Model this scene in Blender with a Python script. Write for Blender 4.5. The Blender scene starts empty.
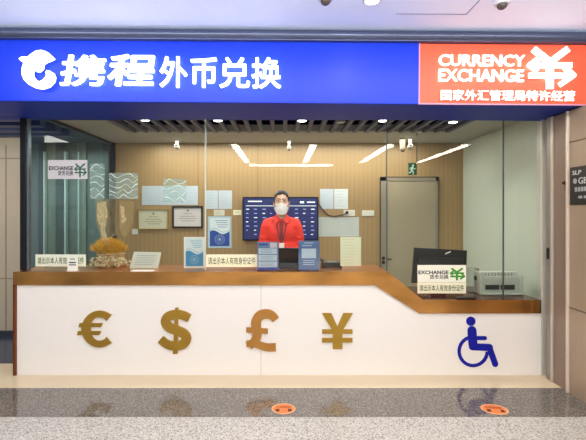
import bpy, bmesh, math, random
from mathutils import Vector, Matrix
random.seed(7)
SC = bpy.context.scene
COL = SC.collection
F = 423.0; CX = 283.0; CY = 211.0; EYE = 1.5

def PX(px, D): return (px - CX) * D / F
def PZ(py, D): return EYE - (py - CY) * D / F
def P(px, py, D): return Vector((PX(px, D), D, PZ(py, D)))

# ------------------------------------------------------------------ materials
def lin(c):
    c = c / 255.0
    return c / 12.92 if c <= 0.04045 else ((c + 0.055) / 1.055) ** 2.4
def rgb(c): return (lin(c[0]), lin(c[1]), lin(c[2]), 1.0)

MATS = {}
def mat(name, c, rough=0.5, metal=0.0, emit=0.0, ecol=None, var=0.06, scale=14.0, stretch=(1, 1, 1), bump=0.0, spec=0.5, coat=0.0):
    if name in MATS: return MATS[name]
    m = bpy.data.materials.new(name); m.use_nodes = True
    nt = m.node_tree; b = nt.nodes['Principled BSDF']
    b.inputs['Roughness'].default_value = rough
    b.inputs['Metallic'].default_value = metal
    b.inputs['Specular IOR Level'].default_value = spec
    b.inputs['Coat Weight'].default_value = coat
    col = rgb(c)
    tc = nt.nodes.new('ShaderNodeTexCoord'); mp = nt.nodes.new('ShaderNodeMapping')
    mp.inputs['Scale'].default_value = stretch
    nz = nt.nodes.new('ShaderNodeTexNoise'); nz.inputs['Scale'].default_value = scale; nz.inputs['Detail'].default_value = 4
    nt.links.new(tc.outputs['Object'], mp.inputs['Vector']); nt.links.new(mp.outputs['Vector'], nz.inputs['Vector'])
    mx = nt.nodes.new('ShaderNodeMix'); mx.data_type = 'RGBA'
    mx.inputs[6].default_value = tuple(v * (1 - var) for v in col[:3]) + (1,)
    mx.inputs[7].default_value = tuple(min(1, v * (1 + var)) for v in col[:3]) + (1,)
    nt.links.new(nz.outputs['Fac'], mx.inputs[0])
    nt.links.new(mx.outputs[2], b.inputs['Base Color'])
    if bump:
        bp = nt.nodes.new('ShaderNodeBump'); bp.inputs['Strength'].default_value = bump; bp.inputs['Distance'].default_value = 0.01
        nt.links.new(nz.outputs['Fac'], bp.inputs['Height']); nt.links.new(bp.outputs['Normal'], b.inputs['Normal'])
    if emit:
        b.inputs['Emission Color'].default_value = rgb(ecol or c)
        b.inputs['Emission Strength'].default_value = emit
    MATS[name] = m
    return m

def speckle(name, stops, scale, rough, spec=0.5, scale2=None):
    m = bpy.data.materials.new(name); m.use_nodes = True
    nt = m.node_tree; b = nt.nodes['Principled BSDF']
    b.inputs['Roughness'].default_value = rough; b.inputs['Specular IOR Level'].default_value = spec
    tc = nt.nodes.new('ShaderNodeTexCoord')
    vo = nt.nodes.new('ShaderNodeTexVoronoi'); vo.inputs['Scale'].default_value = scale
    nt.links.new(tc.outputs['Object'], vo.inputs['Vector'])
    sp = nt.nodes.new('ShaderNodeSeparateColor'); nt.links.new(vo.outputs['Color'], sp.inputs['Color'])
    cr = nt.nodes.new('ShaderNodeValToRGB'); nt.links.new(sp.outputs['Red'], cr.inputs['Fac'])
    el = cr.color_ramp.elements
    el[0].position, el[0].color = stops[0][0], rgb(stops[0][1])
    el[1].position, el[1].color = stops[-1][0], rgb(stops[-1][1])
    for p, c in stops[1:-1]:
        e = el.new(p); e.color = rgb(c)
    nt.links.new(cr.outputs['Color'], b.inputs['Base Color'])
    MATS[name] = m
    return m

def glassy(name, tint, refl=0.05, haze=0.0, hazecol=(255, 255, 255)):
    m = bpy.data.materials.new(name); m.use_nodes = True
    nt = m.node_tree; nt.nodes.clear()
    out = nt.nodes.new('ShaderNodeOutputMaterial')
    tr = nt.nodes.new('ShaderNodeBsdfTransparent'); tr.inputs['Color'].default_value = tint
    gl = nt.nodes.new('ShaderNodeBsdfGlossy'); gl.inputs['Roughness'].default_value = 0.0
    lw = nt.nodes.new('ShaderNodeFresnel'); lw.inputs['IOR'].default_value = 1.45
    mth = nt.nodes.new('ShaderNodeMath'); mth.operation = 'MULTIPLY_ADD'
    mth.inputs[1].default_value = 0.6; mth.inputs[2].default_value = refl - 0.03
    mth.inputs[1].default_value = 0.55
    nt.links.new(lw.outputs['Fac'], mth.inputs[0])
    mx = nt.nodes.new('ShaderNodeMixShader')
    nt.links.new(mth.outputs[0], mx.inputs[0]); nt.links.new(tr.outputs[0], mx.inputs[1]); nt.links.new(gl.outputs[0], mx.inputs[2])
    last = mx
    if haze:
        df = nt.nodes.new('ShaderNodeBsdfDiffuse'); df.inputs['Color'].default_value = rgb(hazecol)
        m2 = nt.nodes.new('ShaderNodeMixShader')
        nz = nt.nodes.new('ShaderNodeTexNoise'); nz.inputs['Scale'].default_value = 9
        m3 = nt.nodes.new('ShaderNodeMath'); m3.operation = 'MULTIPLY'; m3.inputs[1].default_value = haze * 2
        nt.links.new(nz.outputs['Fac'], m3.inputs[0]); nt.links.new(m3.outputs[0], m2.inputs[0])
        nt.links.new(last.outputs[0], m2.inputs[1]); nt.links.new(df.outputs[0], m2.inputs[2]); last = m2
    nt.links.new(last.outputs[0], out.inputs['Surface'])
    MATS[name] = m
    return m

def wood_wall(name):
    m = bpy.data.materials.new(name); m.use_nodes = True
    nt = m.node_tree; b = nt.nodes['Principled BSDF']; b.inputs['Roughness'].default_value = 0.42
    tc = nt.nodes.new('ShaderNodeTexCoord')
    mp = nt.nodes.new('ShaderNodeMapping'); mp.inputs['Scale'].default_value = (9, 9, 0.35)
    nt.links.new(tc.outputs['Object'], mp.inputs['Vector'])
    nz = nt.nodes.new('ShaderNodeTexNoise'); nz.inputs['Scale'].default_value = 6; nz.inputs['Detail'].default_value = 5
    nt.links.new(mp.outputs['Vector'], nz.inputs['Vector'])
    wv = nt.nodes.new('ShaderNodeTexWave'); wv.bands_direction = 'X'; wv.inputs['Scale'].default_value = 5.2; wv.inputs['Distortion'].default_value = 0.4
    nt.links.new(tc.outputs['Object'], wv.inputs['Vector'])
    mx = nt.nodes.new('ShaderNodeMix'); mx.data_type = 'RGBA'
    mx.inputs[6].default_value = rgb((150, 122, 80)); mx.inputs[7].default_value = rgb((168, 139, 97))
    ad = nt.nodes.new('ShaderNodeMath'); ad.operation = 'MULTIPLY_ADD'; ad.inputs[1].default_value = 0.35
    nt.links.new(wv.outputs['Fac'], ad.inputs[0]); 
    sc = nt.nodes.new('ShaderNodeMath'); sc.operation = 'MULTIPLY'; sc.inputs[1].default_value = 0.65
    nt.links.new(nz.outputs['Fac'], sc.inputs[0]); nt.links.new(sc.outputs[0], ad.inputs[2])
    nt.links.new(ad.outputs[0], mx.inputs[0]); nt.links.new(mx.outputs[2], b.inputs['Base Color'])
    MATS[name] = m
    return m

# ------------------------------------------------------------------ mesh builder
class MB:
    def __init__(s): s.bm = bmesh.new(); s.mi = 0; s.jit = 0.0
    def merge(s, t, mi=None):
        mi = s.mi if mi is None else mi
        for f in t.faces: f.material_index = mi
        me = bpy.data.meshes.new('tmp'); t.to_mesh(me); t.free()
        s.bm.from_mesh(me); bpy.data.meshes.remove(me); return s
    def box(s, x0, x1, y0, y1, z0, z1, bev=0.0, seg=2, mi=None, M=None):
        t = bmesh.new(); bmesh.ops.create_cube(t, size=1)
        for v in t.verts:
            v.co = Vector((x0 + (v.co.x + .5) * (x1 - x0), y0 + (v.co.y + .5) * (y1 - y0), z0 + (v.co.z + .5) * (z1 - z0)))
        if bev: bmesh.ops.bevel(t, geom=t.edges[:], offset=bev, segments=seg, affect='EDGES', profile=0.5)
        if M is not None: t.transform(M)
        return s.merge(t, mi)
    def pbox(s, px0, py0, px1, py1, D, th=0.003, bev=0.0, mi=None, M=None):
        return s.box(PX(px0, D), PX(px1, D), D - th, D, PZ(py1, D), PZ(py0, D), bev, 2, mi, M)
    def poly(s, pts, y0, y1, mi=None):       # pts (x,z), front y0, back y1
        t = bmesh.new()
        a = [t.verts.new((x, y0, z)) for x, z in pts]; b = [t.verts.new((x, y1, z)) for x, z in pts]
        t.faces.new(a); t.faces.new(b[::-1])
        n = len(pts)
        for i in range(n): t.faces.new((a[i], b[i], b[(i + 1) % n], a[(i + 1) % n]))
        t.normal_update()
        bmesh.ops.triangulate(t, faces=[f for f in t.faces if len(f.verts) > 4], ngon_method='BEAUTY')
        bmesh.ops.recalc_face_normals(t, faces=t.faces[:])
        return s.merge(t, mi)
    def ppoly(s, pts, D, th, mi=None): return s.poly([(PX(x, D), PZ(y, D)) for x, y in pts], D - th, D, mi)
    def stroke(s, pts, w, D, th, mi=None, cap=True):  # pixel polyline stroke, round or flat caps
        for (x0, y0), (x1, y1) in zip(pts[:-1], pts[1:]):
            a = math.atan2(y1 - y0, x1 - x0); r = w / 2; pl = []
            if cap:
                for k in range(9): t = a + math.pi / 2 + math.pi * k / 8; pl.append((x0 + r * math.cos(t), y0 + r * math.sin(t)))
                for k in range(9): t = a - math.pi / 2 + math.pi * k / 8; pl.append((x1 + r * math.cos(t), y1 + r * math.sin(t)))
            else:
                nx, ny = -math.sin(a) * r, math.cos(a) * r
                pl = [(x0 + nx, y0 + ny), (x0 - nx, y0 - ny), (x1 - nx, y1 - ny), (x1 + nx, y1 + ny)]
            s.ppoly(pl, D, th + s.jit, mi); s.jit = (s.jit + 7e-5) % 6e-4
        return s
    def ribbon(s, pts, w, D, th, mi=None):   # one polygon following a polyline; w may vary along it
        L, R = [], []; n = len(pts)
        for i, (x, y) in enumerate(pts):
            ax, ay = pts[max(0, i - 1)]; bx_, by_ = pts[min(n - 1, i + 1)]
            dx, dy = bx_ - ax, by_ - ay; l = math.hypot(dx, dy) or 1
            h = (w[i] if hasattr(w, '__len__') else w) / 2
            L.append((x - dy / l * h, y + dx / l * h)); R.append((x + dy / l * h, y - dx / l * h))
        t = bmesh.new()
        q = [[(t.verts.new((PX(a, D), yy, PZ(b, D)))) for a, b in S] for S in (L, R) for yy in (D - th, D)]
        LF, LB, RF, RB = q
        for i in range(n - 1):
            t.faces.new((LF[i], LF[i + 1], RF[i + 1], RF[i])); t.faces.new((LB[i], RB[i], RB[i + 1], LB[i + 1]))
            t.faces.new((LF[i], LB[i], LB[i + 1], LF[i + 1])); t.faces.new((RF[i], RF[i + 1], RB[i + 1], RB[i]))
        t.faces.new((LF[0], RF[0], RB[0], LB[0])); t.faces.new((LF[-1], LB[-1], RB[-1], RF[-1]))
        bmesh.ops.recalc_face_normals(t, faces=t.faces[:])
        return s.merge(t, mi)
    def disc(s, px, py, r, D, th, mi=None, ry=None, n=28):
        ry = ry or r
        return s.ppoly([(px + r * math.cos(2 * math.pi * k / n), py + ry * math.sin(2 * math.pi * k / n)) for k in range(n)], D, th, mi)
    def cone(s, a, b, r0, r1, n=16, mi=None, cap=True):
        a = Vector(a); b = Vector(b); d = b - a
        t = bmesh.new(); bmesh.ops.create_cone(t, cap_ends=cap, segments=n, radius1=r0, radius2=r1, depth=d.length)
        t.transform(Matrix.Translation((a + b) / 2) @ d.to_track_quat('Z', 'Y').to_matrix().to_4x4())
        return s.merge(t, mi)
    def ball(s, c, r, mi=None, u=20, v=12, M=None):
        t = bmesh.new(); bmesh.ops.create_uvsphere(t, u_segments=u, v_segments=v, radius=1)
        r = r if hasattr(r, '__len__') else (r, r, r)
        t.transform(Matrix.Translation(c) @ (M or Matrix.Identity(4)) @ Matrix.Diagonal((*r, 1)))
        return s.merge(t, mi)
    def capsule(s, a, b, r0, r1, n=14, mi=None):
        s.cone(a, b, r0, r1, n, mi); s.ball(a, r0, mi, n, 8); s.ball(b, r1, mi, n, 8); return s
    def tube(s, pts, r, n=8, mi=None):
        pts = [Vector(p) for p in pts]
        for a, b in zip(pts[:-1], pts[1:]): s.cone(a, b, r, r, n, mi)
        for p in pts[1:-1]: s.ball(p, r, mi, n, 6)
        return s
    def lathe(s, prof, c, n=28, mi=None, axis=None):
        t = bmesh.new(); rings = []
        for r, z in prof: rings.append([t.verts.new((r * math.cos(2 * math.pi * k / n), r * math.sin(2 * math.pi * k / n), z)) for k in range(n)])
        for A, B in zip(rings[:-1], rings[1:]):
            for k in range(n): t.faces.new((A[k], A[(k + 1) % n], B[(k + 1) % n], B[k]))
        t.faces.new(rings[0][::-1]); t.faces.new(rings[-1])
        bmesh.ops.recalc_face_normals(t, faces=t.faces[:])
        R = Vector(axis).to_track_quat('Z', 'Y').to_matrix().to_4x4() if axis else Matrix.Identity(4)
        t.transform(Matrix.Translation(c) @ R)
        return s.merge(t, mi)

ORG = {}
def link_mesh(name, bm, mats, origin, parent=None, smooth=None):
    if isinstance(bm, MB): bm = bm.bm
    bmesh.ops.translate(bm, verts=bm.verts, vec=-Vector(origin))
    me = bpy.data.meshes.new(name); bm.to_mesh(me); bm.free()
    for m in (mats if isinstance(mats, (list, tuple)) else [mats]): me.materials.append(m)
    if smooth is not None:
        me.shade_smooth() if smooth >= 3.2 else me.polygons.foreach_set('use_smooth', [True] * len(me.polygons))
        if smooth < 3.2:
            try: me.set_sharp_from_angle(angle=smooth)
            except Exception: pass
    o = bpy.data.objects.new(name, me); COL.objects.link(o)
    if parent is not None: o.parent = parent
    else: o.location = origin
    ORG[o] = Vector(origin)
    return o
def part(name, bm, mats, parent, label=None, smooth=None):
    o = link_mesh(name, bm, mats, ORG[parent], parent, smooth)
    if label: o['label'] = label
    return o
def tag(o, label, cat, group=None, kind=None):
    if label: o['label'] = label
    if cat: o['category'] = cat
    if group: o['group'] = group
    if kind: o['kind'] = kind
    return o
def thing(name, loc, label, cat, group=None):
    o = bpy.data.objects.new(name, None); COL.objects.link(o); o.location = loc; o.empty_display_size = 0.1
    ORG[o] = Vector(loc); return tag(o, label, cat, group)
def solo(name, bm, mats, loc, label, cat, group=None, smooth=None):
    return tag(link_mesh(name, bm, mats, loc, None, smooth), label, cat, group)
def struct(name, bm, mats, loc=(0, 0, 0), parent=None, smooth=None):
    o = link_mesh(name, bm, mats, loc if parent is None else ORG[parent], parent, smooth)
    if parent is None: o['kind'] = 'structure'
    return o

def text_bm(body, x0, z0, x1, z1, y, ext=0.001, off=0.0, shear=0.0, bm=None, mi=0, skew=0.0):
    cu = bpy.data.curves.new('txt', 'FONT'); cu.body = body; cu.size = 1; cu.extrude = 0.1; cu.shear = shear
    cu.resolution_u = 3
    o = bpy.data.objects.new('txt', cu); COL.objects.link(o)
    bpy.context.view_layer.update()
    me = bpy.data.meshes.new_from_object(o.evaluated_get(bpy.context.evaluated_depsgraph_get()))
    xs = [v.co.x for v in me.vertices]; ys = [v.co.y for v in me.vertices]
    ax, bx, ay, by = min(xs) - off, max(xs) + off, min(ys) - off, max(ys) + off
    b = bm.bm if bm is not None else bmesh.new()
    nn = 12 if off >= .02 else 4
    shifts = [(0, 0)] + ([(off * math.cos(2 * math.pi * (k + .5) / nn), off * math.sin(2 * math.pi * (k + .5) / nn)) for k in range(nn)] if off else [])
    base = [v.co.copy() for v in me.vertices]
    for q, (dx, dy) in enumerate(shifts):     # heavier weight: overlapping copies of the outline
        for v, c in zip(me.vertices, base):
            u = (c.x + dx - ax) / (bx - ax); w = (c.y + dy - ay) / (by - ay)
            v.co = Vector((x0 + u * (x1 - x0), y - (c.z + .1) / .2 * ext * (1 - .004 * q), z0 + w * (z1 - z0)))
        t = bmesh.new(); t.from_mesh(me)
        for f in t.faces: f.material_index = mi
        m2 = bpy.data.meshes.new('t2'); t.to_mesh(m2); t.free(); b.from_mesh(m2); bpy.data.meshes.remove(m2)
    bpy.data.objects.remove(o); bpy.data.curves.remove(cu); bpy.data.meshes.remove(me)
    return bm if bm is not None else b
def ptext(body, px0, py0, px1, py1, D, **k):
    return text_bm(body, PX(px0, D), PZ(py1, D), PX(px1, D), PZ(py0, D), D, **k)

def remesh(mb, voxel, smooth=6, fac=0.5):
    bm = mb.bm
    me = bpy.data.meshes.new('rm'); bm.to_mesh(me); bm.free()
    o = bpy.data.objects.new('rm', me); COL.objects.link(o)
    m = o.modifiers.new('r', 'REMESH'); m.mode = 'VOXEL'; m.voxel_size = voxel
    s = o.modifiers.new('s', 'SMOOTH'); s.iterations = smooth; s.factor = fac
    bpy.context.view_layer.update()
    m2 = bpy.data.meshes.new_from_object(o.evaluated_get(bpy.context.evaluated_depsgraph_get()))
    r = bmesh.new(); r.from_mesh(m2)
    bpy.data.objects.remove(o); bpy.data.meshes.remove(me); bpy.data.meshes.remove(m2)
    return r

# palette
M_white = mat('white_laminate', (240, 234, 228), 0.32, var=0.015)
M_paper = mat('paper', (222, 226, 222), 0.7, var=0.03)
M_paperblue = mat('pale_blue_paper', (186, 198, 208), 0.6, var=0.03)
M_papercream = mat('cream_paper', (240, 236, 205), 0.7, var=0.03)
M_black = mat('black_plastic', (18, 18, 20), 0.35)
M_ink = mat('grey_print', (120, 128, 132), 0.8)
M_darkink = mat('dark_print', (38, 38, 40), 0.8)
M_greenink = mat('dark_green_print', (70, 96, 52), 0.8)
M_copper = mat('copper', (206, 138, 76), 0.22, 1.0, var=0.95, scale=1.6, stretch=(1.2, 1, 3))  # broad tone variation also stands in for reflections along the band
M_coppertop = mat('copper_top', (205, 136, 80), 0.28, 1.0, var=0.2, scale=3)
M_gold = mat('brass_gold', (176, 138, 52), 0.42, 0.75, var=0.14, scale=9)
M_navy = mat('navy_metal', (28, 50, 158), 0.5, 0.0, spec=.2)
M_darkmetal = mat('dark_metal', (84, 92, 118), 0.28, 0.5)
M_steel = mat('steel', (150, 148, 142), 0.3, 0.9, stretch=(1, 1, 0.05), scale=40)
M_wood = wood_wall('wood_wall')
M_glass = glassy('clear_glass', (0.86, 0.91, 0.89, 1), 0.037)
M_sideglass = glassy('green_glass', (0.62, 0.78, 0.74, 1), 0.05)
M_acrylic = glassy('acrylic', (0.93, 0.95, 0.96, 1), 0.05)
M_blue = mat('sign_blue', (10, 52, 206), 0.34, emit=0.12, ecol=(8, 48, 225), var=0.03, scale=1.2, spec=.25)
M_orange = mat('sign_orange', (226, 84, 52), 0.4, emit=0.26, ecol=(250, 84, 44), var=0.03, scale=1.5)
M_glow = mat('letter_glow', (255, 255, 255), 0.4, emit=1.7, ecol=(250, 252, 255), var=0.0)
M_glow2 = mat('small_letter_glow', (255, 255, 255), 0.4, emit=0.95, ecol=(255, 250, 248), var=0.0)
M_led = mat('led_strip', (255, 250, 235), 0.4, emit=62, ecol=(255, 246, 230), var=0.0)
M_lamp = mat('downlight_glow', (255, 255, 250), 0.4, emit=9, ecol=(255, 252, 244), var=0.0)
M_beige = mat('beige_panel', (186, 172, 150), 0.5, var=0.04)
M_tan = mat('tan_metal_panel', (172, 150, 128), 0.38, 0.25, var=0.08, stretch=(8, 8, 0.3), scale=6)
M_pink = mat('brown_column', (146, 124, 110), 0.4, 0.3, var=0.16, stretch=(8, 8, 0.4), scale=5)
M_ceil = mat('mall_ceiling', (224, 230, 246), 0.6, var=0.01, emit=.2, ecol=(190, 212, 255))  # faint bluish glow added to brighten the ceiling, which is no lamp
M_inceil = mat('office_ceiling', (176, 178, 168), 0.7, var=0.02)

# ------------------------------------------------------------------ camera and render look
cam = bpy.data.cameras.new('camera'); co = bpy.data.objects.new('camera', cam); COL.objects.link(co)
co.location = (0, 0, EYE); co.rotation_euler = (math.pi / 2, 0, 0)
cam.sensor_width = 36; cam.lens = F / 586 * 36; cam.shift_x = 10 / 586; cam.shift_y = -9 / 586; cam.clip_start = 0.05
SC.camera = co
SC.view_settings.view_transform = 'Standard'; SC.view_settings.look = 'None'
w = bpy.data.worlds.new('world'); SC.world = w; w.use_nodes = True
bg = w.node_tree.nodes['Background']; bg.inputs[0].default_value = (0.92, 0.96, 1.0, 1); bg.inputs[1].default_value = 0.46

D0 = 3.87; DF = 3.85; DG = 4.0; DB = 5.73; DS = 3.35
ZH = PZ(272, DF); ZL = PZ(300, DF); TH = 0.118
TILT = 0.0078

# ------------------------------------------------------------------ setting: floor
M_ter = speckle('pale_terrazzo', [(0.0, (104, 96, 88)), (0.14, (160, 152, 144)), (0.32, (196, 190, 184)), (0.75, (212, 207, 202)), (0.95, (150, 142, 134))], 130, 0.35, 0.3)
M_gra = speckle('dark_granite', [(0.0, (58, 52, 48)), (0.35, (96, 88, 82)), (0.7, (120, 112, 105)), (1.0, (160, 152, 144))], 190, 0.035, 0.7)
M_crm = mat('cream_marble', (224, 204, 170), 0.2, var=0.03, scale=6)
M_dkf = mat('dark_corridor_floor', (60, 66, 84), 0.2, var=0.1)
M_inf = mat('office_floor', (140, 128, 112), 0.4)
dA = 1.5 * F / 206; dB_ = 1.5 * F / 177
struct('floor', MB().box(-7, 7, -7, dA, -.1, 0), M_ter)
struct('floor', MB().box(-7, 7, dA, dB_, -.1, 0), M_gra)
struct('floor', MB().box(-7, 7, dB_, 4.16, -.1, 0), M_crm)
struct('floor', MB().box(-2.4, 7, 4.16, 5.9, -.1, 0), M_inf)
struct('floor', MB().box(-7, -2.4, 4.16, 9, -.1, 0), M_dkf)

# ceilings
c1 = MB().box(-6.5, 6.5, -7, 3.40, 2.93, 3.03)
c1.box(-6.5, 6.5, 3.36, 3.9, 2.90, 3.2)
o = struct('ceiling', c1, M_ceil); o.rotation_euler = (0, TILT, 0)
# access hatch outline in the ceiling (thin seam)
ze = 2.928
def cpt(px, py): D = 1.428 * F / (CY - py); return Vector((PX(px, D), D, ze))
o = struct('trim_1', MB().tube([cpt(393, 13), cpt(463, 13), cpt(476, -1)], 0.0035, 6), mat('seam_grey', (120, 124, 136), 0.6)); o.rotation_euler = (0, TILT, 0)
# office ceiling: plain pieces around the slatted recess
ic = MB()
for x0, x1, y0, y1 in ((-2.34, -1.8, 4.02, DB), (1.94, 2.46, 4.02, DB), (-1.8, 1.94, 4.9, DB)): ic.box(x0, x1, y0, y1, 2.42, 2.5)
struct('ceiling', ic, M_inceil)
sl = MB(); sl.mi = 0
sl.box(-1.8, 1.94, 4.02, 4.9, 2.62, 2.66, mi=0)
for x0, x1, y0, y1 in ((-1.82, -1.8, 4.02, 4.9), (1.94, 1.96, 4.02, 4.9), (-1.8, 1.94, 4.9, 4.92)): sl.box(x0, x1, y0, y1, 2.5, 2.66, mi=0)
for k in range(28): 
    x = -1.74 + k * 0.134
    if x < 1.92: sl.box(x, x + 0.042, 4.02, 4.895, 2.405, 2.44, mi=1)
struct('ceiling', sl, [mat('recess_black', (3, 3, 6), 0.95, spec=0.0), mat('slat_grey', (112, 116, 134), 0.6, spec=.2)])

# walls of the office
wb = MB().box(-2.36, 2.46, DB, DB + .12, 0, 2.5); wb.mi = 1
for px in (115.5, 198, 258): wb.box(PX(px, DB) - .003, PX(px, DB) + .003, DB - .0015, DB, 0, 2.42)
struct('wall_back', wb, [M_wood, mat('seam_brown', (104, 80, 50), 0.6)])
wr = MB().box(2.44, 2.54, 4.06, DB, 0, 2.5)
struct('wall_right', wr, mat('pale_partition', (198, 208, 194), 0.35, var=0.02))
# beige corridor wall at far left and corridor beyond the side glass
wl = MB().box(-5.2, PX(21.5, 5.1), 5.1, 5.22, 0.06, 2.7, mi=0)
wl.box(-5.2, PX(21.5, 5.1), 5.094, 5.1, PZ(279, 5.1), PZ(278, 5.1), mi=1); wl.box(-5.2, PX(21.5, 5.1), 5.094, 5.1, PZ(159, 5.1), PZ(158, 5.1), mi=1)
wl.box(PX(5.5, 5.1), PX(6.5, 5.1), 5.096, 5.1, PZ(330, 5.1), PZ(145, 5.1), mi=1)
struct('wall_left', wl, [M_beige, mat('beige_seam', (140, 128, 110), 0.6)])
struct('baseboard_left', MB().box(-5.2, PX(21.5, 5.1) + .01, 5.08, 5.24, 0, 0.06), mat('dark_base', (52, 56, 66), 0.4))
ft = MB(); tm = [mat('teal_panel', (112, 128, 128), 0.4), mat('grey_green_panel', (138, 148, 142), 0.4), mat('dark_teal_panel', (84, 98, 102), 0.35), mat('painted_lit_edge', (190, 206, 200), 0.4)]
x = -6.2; k = 0
ws = [0.24, 0.16, 0.3, 0.1, 0.2, 0.14]
while x < -2.2:
    wd = ws[k % 6]; ft.box(x, x + wd, 7.6 - (.05 if k % 2 else 0), 7.75, 0, 2.9, mi=(0, 1, 0, 2, 1, 2)[k % 6]); x += wd; k += 1
for px, hw in ((65.5, .018), (44.5, .01), (79, .01)): ft.box(PX(px, 7.5) - hw, PX(px, 7.5) + hw, 7.48, 7.56, 0.3, 2.55, mi=3)  # lit lines put in as pale colour, without emission
struct('wall_far', ft, tm)
struct('ceiling', MB().box(-6.5, -2.36, 3.9, 7.8, 2.72, 2.8), mat('corridor_ceiling', (92, 106, 116), 0.6))
cb = MB()
for i in range(4): cb.box(-6.5, -2.5, 4.05 + i * .3, 4.17 + i * .3, 2.38, 2.5, mi=0)
cb.box(-6.5, PX(21, 5.1), 4.0, 5.1, 2.5, 2.56, mi=1)
struct('ceiling', cb, [mat('beam_blue', (44, 58, 104), 0.4), mat('beam_dark', (24, 32, 58), 0.5)])

# door in the back wall
d1 = thing('door_1', (PX(408, DB), DB, 0), None, None); d1['kind'] = 'structure'
def bx(px0, px1, z0, z1, y0, y1, **k): return MB().box(PX(px0, DB), PX(px1, DB), y0, y1, z0, z1, **k)
M_door = mat('door_grey_beige', (158, 146, 122), 0.45, var=0.03); M_line = mat('door_gap', (52, 46, 40), 0.6)
fr = MB(); D = DB
for px0, px1, z0, z1 in ((380, 386, 0, PZ(177, D)), (435, 438, 0, PZ(177, D)), (380, 438, PZ(181, D), PZ(177, D))): fr.box(PX(px0, D), PX(px1, D), D - .03, D, z0, z1)
part('door_frame', fr, mat('door_frame_grey', (140, 130, 112), 0.4), d1)
gp = MB()
for px in (380, 386.4, 437.4): gp.box(PX(px, D) - .003, PX(px, D) + .003, D - .034, D, 0, PZ(177, D))
gp.box(PX(380, D), PX(437.6, D), D - .034, D, PZ(177.5, D), PZ(176.9, D))
part('door_gasket', gp, M_line, d1)
lf = part('door_leaf', MB().box(PX(386.8, D), PX(436.8, D), D - .022, D, .01, PZ(178.2, D), .003), M_door, d1)
hd = MB()
for py in (258, 262.2): hd.lathe([(.022, 0), (.022, .008), (.012, .012), (.012, .02)], P(383.4, py, D - .03), 20, axis=(0, -1, 0))
hd.capsule(P(387, 259, D - .05), P(391.5, 259.3, D - .05), .009, .008); hd.cone(P(387.4, 259, D - .02), P(387.4, 259, D - .05), .008, .008)
part('door_handle', hd, mat('dark_bronze', (40, 34, 30), 0.35, 0.6), lf, 'dark door lever with two round escutcheons', 0.6)

# right outer side wall: metal frame, column, panel
XR = 2.36
struct('wall_right', MB().box(XR, XR + .12, 1.6, 3.5, 0, 2.325).box(XR - .003, XR, 2.2, 3.49, .70, .712, mi=1).box(XR - .003, XR, 2.2, 3.49, 2.06, 2.07, mi=1), [M_tan, mat('panel_seam', (110, 94, 78), .6)])
struct('wall_right', MB().box(XR + .004, XR + .12, 3.5, 3.70, 0, 2.325), M_pink)
struct('trim_2', MB().box(XR - .02, XR + .02, 3.485, 3.505, 0, 2.325, .003), mat('pale_edge', (226, 212, 196), 0.3, 0.3))
struct('trim_3', MB().box(XR - .01, XR + .1, 3.695, 3.72, 0, 2.325, .003), mat('pale_edge2', (206, 196, 182), 0.3, 0.3))
struct('trim_4', MB().box(XR + .006, XR + .12, 3.72, 3.80, 0, 2.335, .004), mat('frame_metal', (156, 148, 138), 0.35, 0.4, var=.08))
struct('trim_5', MB().box(2.362, 2.46, 3.862, 3.874, 0, 2.34, .002).box(2.44, 2.56, 3.97, 4.06, 0, 2.42), mat('frame_pale', (214, 210, 198), 0.35, 0.2))
# lock on the column
lk = MB().lathe([(.02, 0), (.02, .01), (.011, .016), (.011, .03)], Vector((XR + .004, 3.53, PZ(183, 3.53))), 18, axis=(-1, 0, 0))
lk.box(XR - .004, XR + .004, 3.52, 3.54, PZ(190, 3.53), PZ(186, 3.53), .002)
solo('column_lock', lk, mat('old_brass', (74, 50, 30), 0.4, 0.6), (XR, 3.53, PZ(190, 3.53)), 'small dark brass lock knob on the brown right-hand column', 'lock', smooth=0.6)
solo('strike_plate', MB().box(XR - .008, XR + .008, 3.76, 3.78, PZ(259, 3.77), PZ(248, 3.77), .003), M_black, (XR, 3.77, PZ(259, 3.77)), 'small black latch plate on the grey metal frame right of the glass', 'latch')
# black wall sign on the tan panel
ws_ = thing('wall_sign', (XR, 3.33, 1.55), 'black notice plate with white lettering on the tan wall at the right edge', 'sign')
part('plate', MB().box(XR - .012, XR, 3.16, 3.462, 1.55, 1.855, .002), M_black, ws_)
def side_text(s, y0, y1, z0, z1, m):
    b = text_bm(s, -y1, z0, -y0, z1, 0, ext=.002)
    b.transform(Matrix(((0, 1, 0, XR - .012), (-1, 0, 0, 0), (0, 0, 1, 0), (0, 0, 0, 1))))
    part('lettering', b, m, ws_)
M_wt = mat('white_print', (225, 225, 222), 0.7)
side_text('SLP', 3.33, 3.43, 1.79, 1.825, M_wt); side_text('GBB', 3.22, 3.36, 1.715, 1.765, M_wt)
lb = MB()
lb2 = MB()
for i in range(6): lb2.box(XR - .014, XR - .012, 3.2 + i * .035, 3.226 + i * .035, 1.655, 1.69)
for i in range(3): lb.box(XR - .014, XR - .012, 3.2 + i * .06, 3.24 + i * .06, 1.60, 1.62)
part('printed_lines', lb2, mat('pale_grey_print', (170, 172, 170), 0.7), ws_)
part('printed_lines', lb, mat('pale_grey_print', (170, 172, 170), 0.7), ws_)
part('emblem', MB().lathe([(.022, 0), (.022, .002)], Vector((XR - .012, 3.40, 1.74)), 20, axis=(-1, 0, 0)), MATS['pale_grey_print'], ws_)

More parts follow.
